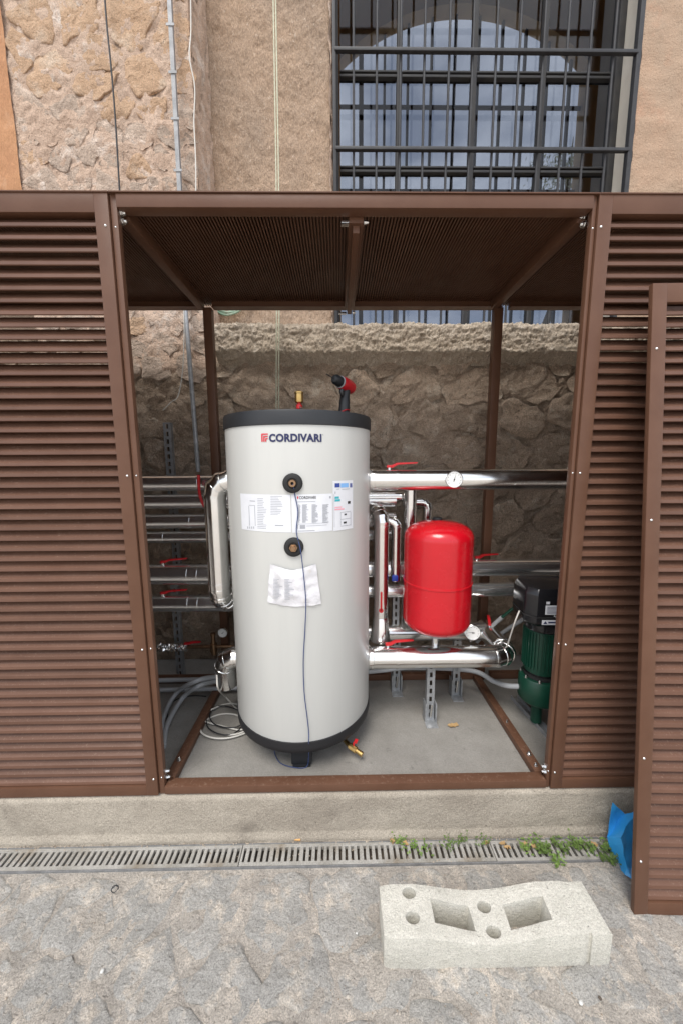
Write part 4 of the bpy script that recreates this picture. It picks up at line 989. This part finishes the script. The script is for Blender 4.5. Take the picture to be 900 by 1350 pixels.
for i in range(6):
    z_ = zE+.073+.006*i; b.quad([Vector(face(.21, z_))+Vector((0, -.001, 0)), Vector(face(.5, z_))+Vector((0, -.001, 0)), Vector(face(.5, z_+.0018))+Vector((0, -.001, 0)), Vector(face(.21, z_+.0018))+Vector((0, -.001, 0))])
b.quad([Vector(face(.14, zE+.025))+Vector((0, -.002, 0)), Vector(face(.23, zE+.025))+Vector((0, -.002, 0)), Vector(face(.185, zE+.038))+Vector((0, -.002, 0))])
b.quad([Vector(face(.25, zE+.028))+Vector((0, -.002, 0)), Vector(face(.50, zE+.028))+Vector((0, -.002, 0)), Vector(face(.50, zE+.035))+Vector((0, -.002, 0)), Vector(face(.25, zE+.035))+Vector((0, -.002, 0))])
b.build('print', M['navy'], cbx)['kind'] = 'stuff'
# mounting channel under the pump
b = MB(); Mx = Matrix.Translation((PX, PYp, ZB)) @ Matrix.Rotation(.1, 4, 'Z')
b.box((-.012, -.24, .0), (.03, .2, .004), Mx); b.box((-.012, -.24, .0035), (-.009, .2, .022), Mx); b.box((.027, -.24, .0035), (.03, .2, .022), Mx); b.build('mounting_channel', M['galv'], pu)

# ------------------------------------------------------------------ cables, conduits and hoses
def cable(name, label_, pts, r, m, n=8, group=None, cat='cable', seg=8):
    p = curve(pts, n); o = MB().tube(p, r, seg).build(name, M[m], None, 60); return tag(o, label_, cat, group)
F = lambda x, y, h=.006: tuple(W(x, y, Z=ZB+h))
th0, z0_ = cyl(387, 638); pts = [cp3(th0, z0_, TR+.018)]
for (x, y) in ((389, 652), (393, 675), (391, 700), (396, 722), (399, 745), (403, 790), (402, 830), (400, 870), (401, 910), (405, 945), (407, 965)):
    t_, z_ = cyl(x, y); pts.append(cp3(t_, z_, TR+(.016 if 705 < y < 800 else .006)))
ff = W(407, 998, Y=.115)
pts += [tuple(W(407, 978, Y=.045)), tuple(ff), tuple(F(404, 1011)), tuple(F(390, 1012)), tuple(F(370, 1006)), tuple(F(362, 992)), tuple(F(365, 985, .03))]
cable('sensor_cable', 'thin dark blue sensor cable hanging down the front of the white tank', pts, .0019, 'cable_b', 6)
cw = []
random.seed(2)
for k in range(34):
    a = -1.2+k*.47; rx = 36+6*sin(k*.9); ry = 17+5*sin(k*.6); cw.append(F(306+cos(a)*rx*(1 if cos(a) < 0 else .75), 953+sin(a)*ry-8*sin(k*.21), .004+.0012*(k % 12)))
cable('white_cable_coil', 'loosely coiled white cable lying on the slab beside the tank base', [tuple(W(286, 890, Y=.30)), tuple(W(288, 908, Y=.28)), F(297, 918, .03)]+cw, .0042, 'cable_w', 6)
cw = []
for k in range(16):
    a = .5+k*.6; cw.append(F(298+cos(a)*(24+3*sin(k)), 948+sin(a)*15-6*sin(k*.4), .014+.001*(k % 5)))
cable('black_cable_coil', 'thin black cable tangled among the white cable loops on the slab', cw, .003, 'cable_k', 6)
for i, (off, nm) in enumerate(((0, 'outer'), (9, 'inner'))):
    cable('grey_conduit', nm+' of two bent grey conduits sweeping from the floor towards the lower elbow', [F(212+off*.4, 975+i*10, .03), F(216+off*.6, 945+off, .03), F(232+off, 915+off*.6, .05), tuple(W(258+off*.5, 898+off*.7, Y=.50)), tuple(W(288, 892+off*.6, Y=.60)), tuple(W(330, 890, Y=.62))], .0125, 'cable_g', 8, 'bent grey conduits', 'conduit', 14)
for i, yy in enumerate((898, 906)):
    cable('straight_conduit', ('upper', 'lower')[i]+' straight grey conduit along the back of the slab left of the tank', [(-1.4, .66-.04*i, ZB+.075-.035*i), (-.4, .66-.04*i, ZB+.075-.035*i), (.45, .68-.04*i, ZB+.07-.03*i)], .0125, 'cable_g', 4, 'straight grey conduits', 'conduit', 14)
cable('black_floor_cable', 'thin black cable running along the slab beside the bent grey conduits', [F(214, 962), F(220, 950), F(224, 930), F(236, 921), F(255, 917), F(272, 918)], .003, 'cable_k')
cable('grey_floor_pipe', 'pale grey bent pipe passing under the low run towards the pump', [(rx0-.2, .60, ZB+.13), tuple(W(500, 884, Y=.60)), tuple(W(545, 880, Y=.62)), tuple(W(620, 884, Y=.60)), tuple(W(650, 898, Y=.50)), tuple(W(668, 904, Y=.42)), tuple(W(690, 905, Y=.37))], .013, 'cable_g', 8, None, 'pipe', 14)
gp1, gp2 = W(645, 828, Y=.60), W(682, 795, Y=.50)
o = tag(MB().tube([W(628, 846, Y=.68), gp1, gp1.lerp(gp2, .45)], .011, 14).build('grey_sleeve', M['cable_g'], None, 60), 'grey sleeved green pipe rising slantwise to the pump box', 'pipe')
g2 = MB().tube([gp1.lerp(gp2, .4), gp2+Vector((.02, 0, .01))], .008, 12).build('green_core', M['green'], o, 60)
cable('pump_cable', 'thin white cable looping down from the black pump box', [tuple(W(684, 805, Y=.30)), tuple(W(678, 820, Y=.30)), tuple(W(670, 845, Y=.36)), tuple(W(662, 868, Y=.45))], .0038, 'cable_w')
cable('grey_pipe', 'grey pipe slanting up from the elbow behind the pump', [tuple(W(640, 850, Y=.70)), tuple(W(665, 832, Y=.62)), tuple(W(695, 812, Y=.50))], .011, 'cable_g', 6, None, 'pipe', 12)
# things on the walls
Yp = YB-.055
cable('dark_wall_cable', 'thin dark cable hanging down the rubble pier', [tuple(W(122, -240, Y=Yp)), tuple(W(136, -40, Y=Yp)), tuple(W(141, 30, Y=Yp)), tuple(W(146, 80, Y=Yp)), tuple(W(152, 150, Y=Yp)), tuple(W(158, 250, Y=Yp)), tuple(W(163, 330, Y=Yp)), tuple(W(170, 420, Y=Yp))], .0045, 'cable_k')
cd_ = thing('galvanised_conduit', 'flat galvanised conduit strip running down the pier corner', 'conduit', (W(230, 100, Y=Yp).x, Yp, 2))
p0, p1 = W(212, -230, Y=Yp), W(238, 262, Y=Yp); p2 = W(245, 410, Y=Yp); p3 = W(262, 622, Y=Yp-.02)
b = MB(); b.tube([p0, p1, p2], .015, 4, ref=Vector((1, -1, 0))); b.build('strip', M['conduit'], cd_)
for t_ in (.2, .51, .64, .77, .92): 
    q = p0.lerp(p1, t_); MB().box((q.x-.022, q.y-.014, q.z-.006), (q.x+.022, q.y-.0115, q.z+.006)).build('clip', M['conduit'], cd_)
MB().tube([p2, p3], .013, 12).build('lower_tube', M['galv'], cd_, 60)
q = p3+Vector((.0, -.02, -.01))
b = MB(); b.tube(curve([tuple(W(262, 626, Y=.595)), tuple(W(263, 648, Y=.595)), tuple(W(266, 660, Y=.595)), tuple(W(270, 668, Y=.595))], 4), .008, 8); hv_ = tag(b.build('valve_handle', M['redlever'], None, 60), 'bent red valve handle pointing up in front of the stacked wall pipes', 'valve handle')
MB().tube([tuple(W(270, 668, Y=.595)), (W(270, 668, Y=.595).x, .66, W(270, 668, Y=.595).z)], .010, 10).build('valve_stem', M['bolt'], hv_, 60)
cable('white_wall_cable', 'thin white cable following the ragged corner of the rubble pier', [tuple(W(246, -240, Y=.96)), tuple(W(251, -30, Y=.96)), tuple(W(252, 40, Y=.97)), tuple(W(250, 75, Y=.96)), tuple(W(257, 115, Y=.97)), tuple(W(256, 160, Y=.97)), tuple(W(258, 205, Y=.96)), tuple(W(258, 260, Y=.95)), tuple(W(250, 330, Y=.94))], .0035, 'cable_w', 6)
cable('loose_wire', 'loose thin pale wire dangling on the dark base wall', [tuple(W(243, 408, Y=.93)), tuple(W(243, 450, Y=.93)), tuple(W(241, 490, Y=.93)), tuple(W(235, 522, Y=.92)), tuple(W(226, 530, Y=.92)), tuple(W(215, 541, Y=.93))], .003, 'cable_w', 6)
for i, dx in enumerate((-1.6, 1.6)):
    cable('pale_rope', 'pale green line hanging straight down past the roof behind the tank', [tuple(W(358+dx, -260, Y=.915)), tuple(W(361.5+dx, -30, Y=.91)), tuple(W(364+dx, 120, Y=.905)), tuple(W(366+dx, 250, Y=.90)), tuple(W(366.5+dx, 400, Y=.90)), tuple(W(366+dx, 560, Y=.90)), tuple(W(368+dx, 700, Y=.90))], .0036, 'rope', 5, 'pale hanging lines', 'rope')
hc = W(300, 405, Y=1.17); pts = []
for k in range(30):
    a = k*.66; pts.append((hc.x+cos(a)*(.13+.015*sin(k*1.7)), 1.165-.004*(k % 5), hc.z+.06+sin(a)*(.10+.012*sin(k*1.1))))
cable('green_hose', 'coiled pale green hose resting on the coping of the base wall', pts, .007, 'hose', 5, None, 'hose')

# ------------------------------------------------------------------ concrete fence foot on the paving
fl_, fr_ = W(506, 1280, Z=0), W(802, 1273, Z=0); bx0 = fl_.x; bL = fr_.x-fl_.x; by0 = fl_.y; HB = .118
bkl = W(504, 1166, Z=HB); bD = bkl.y-by0
def dip(u): 
    t = min(1, max(0, (u-.14)/.66)); return .030*sin(t*pi)**1.6
bm = bmesh.new(); nx = 44; rowsv = []
nyb = 8
grid = {}
for i in range(nx+1):
    u = i/nx
    for j in range(nyb+1):
        v = j/nyb
        x = bx0+bL*u; y = by0+bD*v
        if u < .03: y = by0+bD*.5+(y-by0-bD*.5)*(.90+.10*u/.03)
        e = .0
        grid[i, j, 1] = bm.verts.new((x, y, HB-dip(u)-(.004 if u > .905 else 0))); grid[i, j, 0] = bm.verts.new((x+.0, y-.000, .0015))
for i in range(nx):
    for j in range(nyb):
        bm.faces.new([grid[i, j, 1], grid[i+1, j, 1], grid[i+1, j+1, 1], grid[i, j+1, 1]]); bm.faces.new([grid[i, j+1, 0], grid[i+1, j+1, 0], grid[i+1, j, 0], grid[i, j, 0]])
    bm.faces.new([grid[i, 0, 0], grid[i+1, 0, 0], grid[i+1, 0, 1], grid[i, 0, 1]]); bm.faces.new([grid[i+1, nyb, 0], grid[i, nyb, 0], grid[i, nyb, 1], grid[i+1, nyb, 1]])
for j in range(nyb):
    bm.faces.new([grid[0, j+1, 0], grid[0, j, 0], grid[0, j, 1], grid[0, j+1, 1]]); bm.faces.new([grid[nx, j, 0], grid[nx, j+1, 0], grid[nx, j+1, 1], grid[nx, j, 1]])
bmesh.ops.recalc_face_normals(bm, faces=bm.faces)
me = bpy.data.meshes.new('fence_foot'); bm.to_mesh(me); bm.free()
blk = obj('fence_foot', me, M['block'])
cut = MB()
zh = HB-.012
def zq(x, y): return W(490+x/2.727, 1140+y/2.727, Z=zh)
for quadp in (((207, 122), (347, 132), (376, 226), (224, 212)), ((467, 132), (611, 120), (648, 208), (499, 224))):
    q = [zq(*a) for a in quadp]; c = sum(q, Vector())/4
    n = len(cut.v)
    for z_, s_ in ((-.05, .90), (.3, 1.09)): cut.v += [(c.x+(a.x-c.x)*s_, c.y+(a.y-c.y)*s_, z_) for a in q]
    cut.f += [(n, n+3, n+2, n+1), (n+4, n+5, n+6, n+7)]+[(n+i, n+(i+1) % 4, n+4+(i+1) % 4, n+4+i) for i in range(4)]
for (x, y) in ((132, 112), (146, 201), (403, 136), (437, 224)):
    c = zq(x, y); rx = 27/2.727/435; n = len(cut.v)
    for z_ in (-.05, .3): cut.v += [(c.x+cos(a)*rx, c.y+sin(a)*rx*.74, z_) for a in [k*2*pi/24 for k in range(24)]]
    cut.f += [tuple(n+i for i in reversed(range(24))), tuple(n+24+i for i in range(24))]+[(n+i, n+(i+1) % 24, n+24+(i+1) % 24, n+24+i) for i in range(24)]
cut.box((bx0+bL*.902, by0-.02, -.05), (bx0+bL*.914, by0+.007, .3))
co = cut.build('cutter', M['block'])
md_ = blk.modifiers.new('b', 'BOOLEAN'); md_.object = co; md_.solver = 'EXACT'
mb2 = blk.modifiers.new('v', 'BEVEL'); mb2.width = .006; mb2.segments = 3; mb2.limit_method = 'ANGLE'; mb2.angle_limit = rad(40)
dg = bpy.context.evaluated_depsgraph_get(); nm_ = bpy.data.meshes.new_from_object(blk.evaluated_get(dg)); bpy.data.objects.remove(co); blk.modifiers.clear(); blk.data = nm_
cen = Vector((bx0+bL/2, by0+bD/2, 0))
for v in nm_.vertices:
    if v.co.z > .004: v.co += Vector((noise.noise(v.co*40), noise.noise(v.co*40+Vector((5, 5, 5))), noise.noise(v.co*45+Vector((9, 1, 2)))))*.0009
    u = (v.co.x-bx0)/bL
    if abs(u-.905) < .006 and v.co.y < by0+.004: v.co.y += .005
for v in nm_.vertices: v.co -= cen
blk.location = cen; nm_.shade_smooth(); nm_.set_sharp_from_angle(angle=rad(38)); nm_.name = 'fence_foot'
tag(blk, 'pale concrete fence foot with two square cells and four round holes', 'concrete block')

# ------------------------------------------------------------------ blue plastic sheet behind the loose panel
A = [W(807, 1058, Y=-.055), W(823, 1073, Y=-.055), W(838, 1066, Y=-.06), W(799, 1102, Y=-.07), W(818, 1105, Y=-.12), W(842, 1108, Y=-.09), W(808, 1136, Y=-.10), W(824, 1140, Y=-.15), W(846, 1140, Y=-.12), W(826, 1157, Z=.006), W(833, 1160, Z=.006), W(850, 1158, Z=.006)]
bm = bmesh.new(); vv = [bm.verts.new(a) for a in A]
for f in ((0, 3, 1), (1, 3, 4), (1, 4, 2), (2, 4, 5), (3, 6, 4), (4, 6, 7), (4, 7, 5), (5, 7, 8), (6, 9, 7), (7, 9, 10), (7, 10, 8), (8, 10, 11)): bm.faces.new([vv[i] for i in f])
bmesh.ops.subdivide_edges(bm, edges=bm.edges[:], cuts=5, use_grid_fill=True, smooth=.25)
for v in bm.verts: v.co.y += .012*noise.noise(v.co*22)+.005*noise.noise(v.co*55)
cb = Vector((1.83, -.12, 0))
for v in bm.verts: v.co -= cb
bmesh.ops.recalc_face_normals(bm, faces=bm.faces)
bmesh.ops.solidify(bm, geom=bm.faces[:], thickness=.001)
me = bpy.data.meshes.new('plastic_bag'); bm.to_mesh(me); bm.free()
bag = obj('plastic_bag', me, M['bag'], None, 40, cb); tag(bag, 'crumpled bright blue plastic bag tucked behind the loose panel', 'plastic bag')

# ------------------------------------------------------------------ weeds in the drain, litter
random.seed(31)
def weed(px, py, n, sz, spread):
    c = W(px, py, Z=.004); b = MB()
    for _ in range(n):
        a = random.uniform(0, 2*pi); r = abs(random.gauss(0, spread)); base = c+Vector((cos(a)*r, sin(a)*r*.7, 0))
        h = random.uniform(.006, .035); tip = base+Vector((random.gauss(0, .012), random.gauss(0, .010), h))
        d = (tip-base).normalized(); s_ = d.cross(Vector((random.gauss(0, 1), random.gauss(0, 1), .3))).normalized()
        b.quad([base-s_*.0007, base+s_*.0007, tip+s_*.0005, tip-s_*.0005])
        for k in range(3):
            p = base.lerp(tip, .45+.27*k); q = Vector((random.gauss(0, 1), random.gauss(0, 1), random.gauss(.35, .3))).normalized(); w = q.cross(Vector((0, 0, 1))).normalized()*sz*random.uniform(.3, .45); l_ = sz*random.uniform(.7, 1.2)
            b.v += [tuple(p), tuple(p+q*l_*.5+w), tuple(p+q*l_), tuple(p+q*l_*.5-w)]; n_ = len(b.v); b.f += [(n_-4, n_-3, n_-2), (n_-4, n_-2, n_-1)]
    me = b.mesh('weed', c); o = obj('weed', me, M['leaf'], None, 180, c)
    return o
WD = [(527, 1112, 16, .011, .018, 'low green weed sprouting beside a dry leaf over the drain'), (545, 1120, 14, .010, .02, 'small green weed growing in the drain slots by the dry leaves'), (562, 1123, 10, .010, .014, None), (590, 1118, 14, .010, .02, None), (611, 1112, 9, .009, .012, None), (637, 1114, 10, .009, .014, None),
      (692, 1120, 14, .010, .018, None), (715, 1122, 34, .013, .026, None), (733, 1140, 16, .012, .016, 'green weed hanging over the front edge of the drain'), (738, 1120, 22, .012, .022, None), (760, 1117, 26, .012, .022, None), (775, 1122, 18, .011, .02, None), (797, 1118, 18, .011, .016, None), (803, 1135, 30, .012, .018, 'green weed clump right beside the blue plastic bag')]
WL = ['few-leaved green weed growing between the two dry leaves and the grate bars', 'loose spread-out green weed over the middle grate section', 'tiny green sprout at the plinth side of the drain slots', 'small sprout beside the pair of dry leaves on the drain',
      'green weed beside the dry leaf at the start of the thick clump row', 'broadest bushy green weed clump spilling over the drain', 'leafy green weed just behind the one hanging over the drain edge', 'tall-leaved green weed in the drain between clump and plastic bag', 'low leafy green weed under the lone dry leaf near the bag', 'green weed at the plinth side next to the blue plastic bag']
for w_ in WD: tag(weed(*w_[:5]), w_[5] or WL.pop(0), 'weed', 'weeds in the drain')
def dryleaf(px, py, s_, z_, lab, grp=None, plane=0.0):
    c = W(px, py, Z=plane+z_); b = MB(); a0 = random.uniform(0, 6); rim = []
    for k in range(14):
        a = k*2*pi/14; r = s_*(.55+.45*abs(cos(a)))*(1+.28*sin(k*2.6)); rim.append(c+Vector((cos(a+a0)*r, sin(a+a0)*r*.7, .012*noise.noise(Vector((k*.9, px, 1)))+.006)))
    n_ = len(b.v); b.v += [tuple(c)]+[tuple(p) for p in rim]; b.f += [(n_, n_+1+k, n_+1+(k+1) % 14) for k in range(14)]
    o = obj('dry_leaf', b.mesh('dry_leaf', c), M['dry'], None, 180, c); tag(o, lab, 'leaf', grp)
dryleaf(597, 957, .028, .002, 'dry curled leaf lying on the concrete slab by the channel foot', None, ZB)
for (x, y) in ((517, 1110), (534, 1113), (640, 1112), (662, 1113), (668, 1118), (690, 1114), (702, 1116), (783, 1114)): dryleaf(x, y, .014, .010, 'small dry brown leaf caught on the drain grate', 'dry leaves on the drain')
p = W(392, 1107, Z=.012); tag(MB().tube([p+Vector((-.011, .002, 0)), p+Vector((.013, -.001, .001))], .0042, 10).build('cigarette_butt', M['orangebutt'], None, 60), 'orange cigarette butt lying at the foot of the plinth', 'cigarette butt')
p = W(152, 1174, Z=.012); pts = [p+Vector((cos(k*.8)*.012, sin(k*.8)*.010, .004+.003*(k % 3))) for k in range(14)]
tag(MB().tube(curve([tuple(q) for q in pts], 3), .0014, 6).build('wire_scrap', M['cable_k'], None, 60), 'tiny tangle of dark wire lying on the paving', 'wire')
def pebble(px, py, s_, m, lab):
    c = W(px, py, Z=.012); bm = bmesh.new(); bmesh.ops.create_icosphere(bm, subdivisions=2, radius=s_)
    for v in bm.verts: v.co *= 1+.35*noise.noise(v.co/s_*1.3+c*9); v.co.z *= .55
    me = bpy.data.meshes.new('pebble'); bm.to_mesh(me); bm.free(); o = obj('pebble', me, m, None, 180, c); tag(o, lab, 'pebble', 'pebbles on the paving')
for (x, y, s_) in ((765, 1322, .006), (135, 1280, .006), (470, 1230, .004)): pebble(x, y, s_, M['jacket'], 'small whitish pebble or mortar crumb lying on the paving')
for (x, y, s_) in ((790, 1316, .005),): pebble(x, y, s_, M['dark'], 'single dark pebble on the paving beside a white crumb')

# loose grit gathered along the plinth foot and in the drain slots
random.seed(77); b = MB()
for _ in range(900):
    x = random.uniform(-1.0, 2.2); t_ = random.random()
    y = random.gauss(-.026, .007) if t_ < .45 else (random.uniform(-.115, -.03) if t_ < .75 else random.uniform(-.75, -.125))
    z_ = .007 if y > -.034 else (.004 if y < -.118 else random.choice((.007, -.008, -.02)))
    s_ = random.uniform(.0012, .0038)*(1.3 if random.random() < .1 else 1); a = random.uniform(0, 3); n_ = len(b.v)
    b.v += [(x+cos(a+k*1.57)*s_*random.uniform(.7, 1.3), y+sin(a+k*1.57)*s_, z_+random.uniform(-.2, .3)*s_) for k in range(4)]+[(x, y, z_+s_*.9), (x, y, z_-s_)]
    b.f += [(n_+k, n_+(k+1) % 4, n_+4) for k in range(4)]+[(n_+(k+1) % 4, n_+k, n_+5) for k in range(4)]
gt = b.build('grit', M['grit']); tag(gt, 'fine pale grit scattered along the plinth foot, drain and paving', 'grit', None, 'stuff')
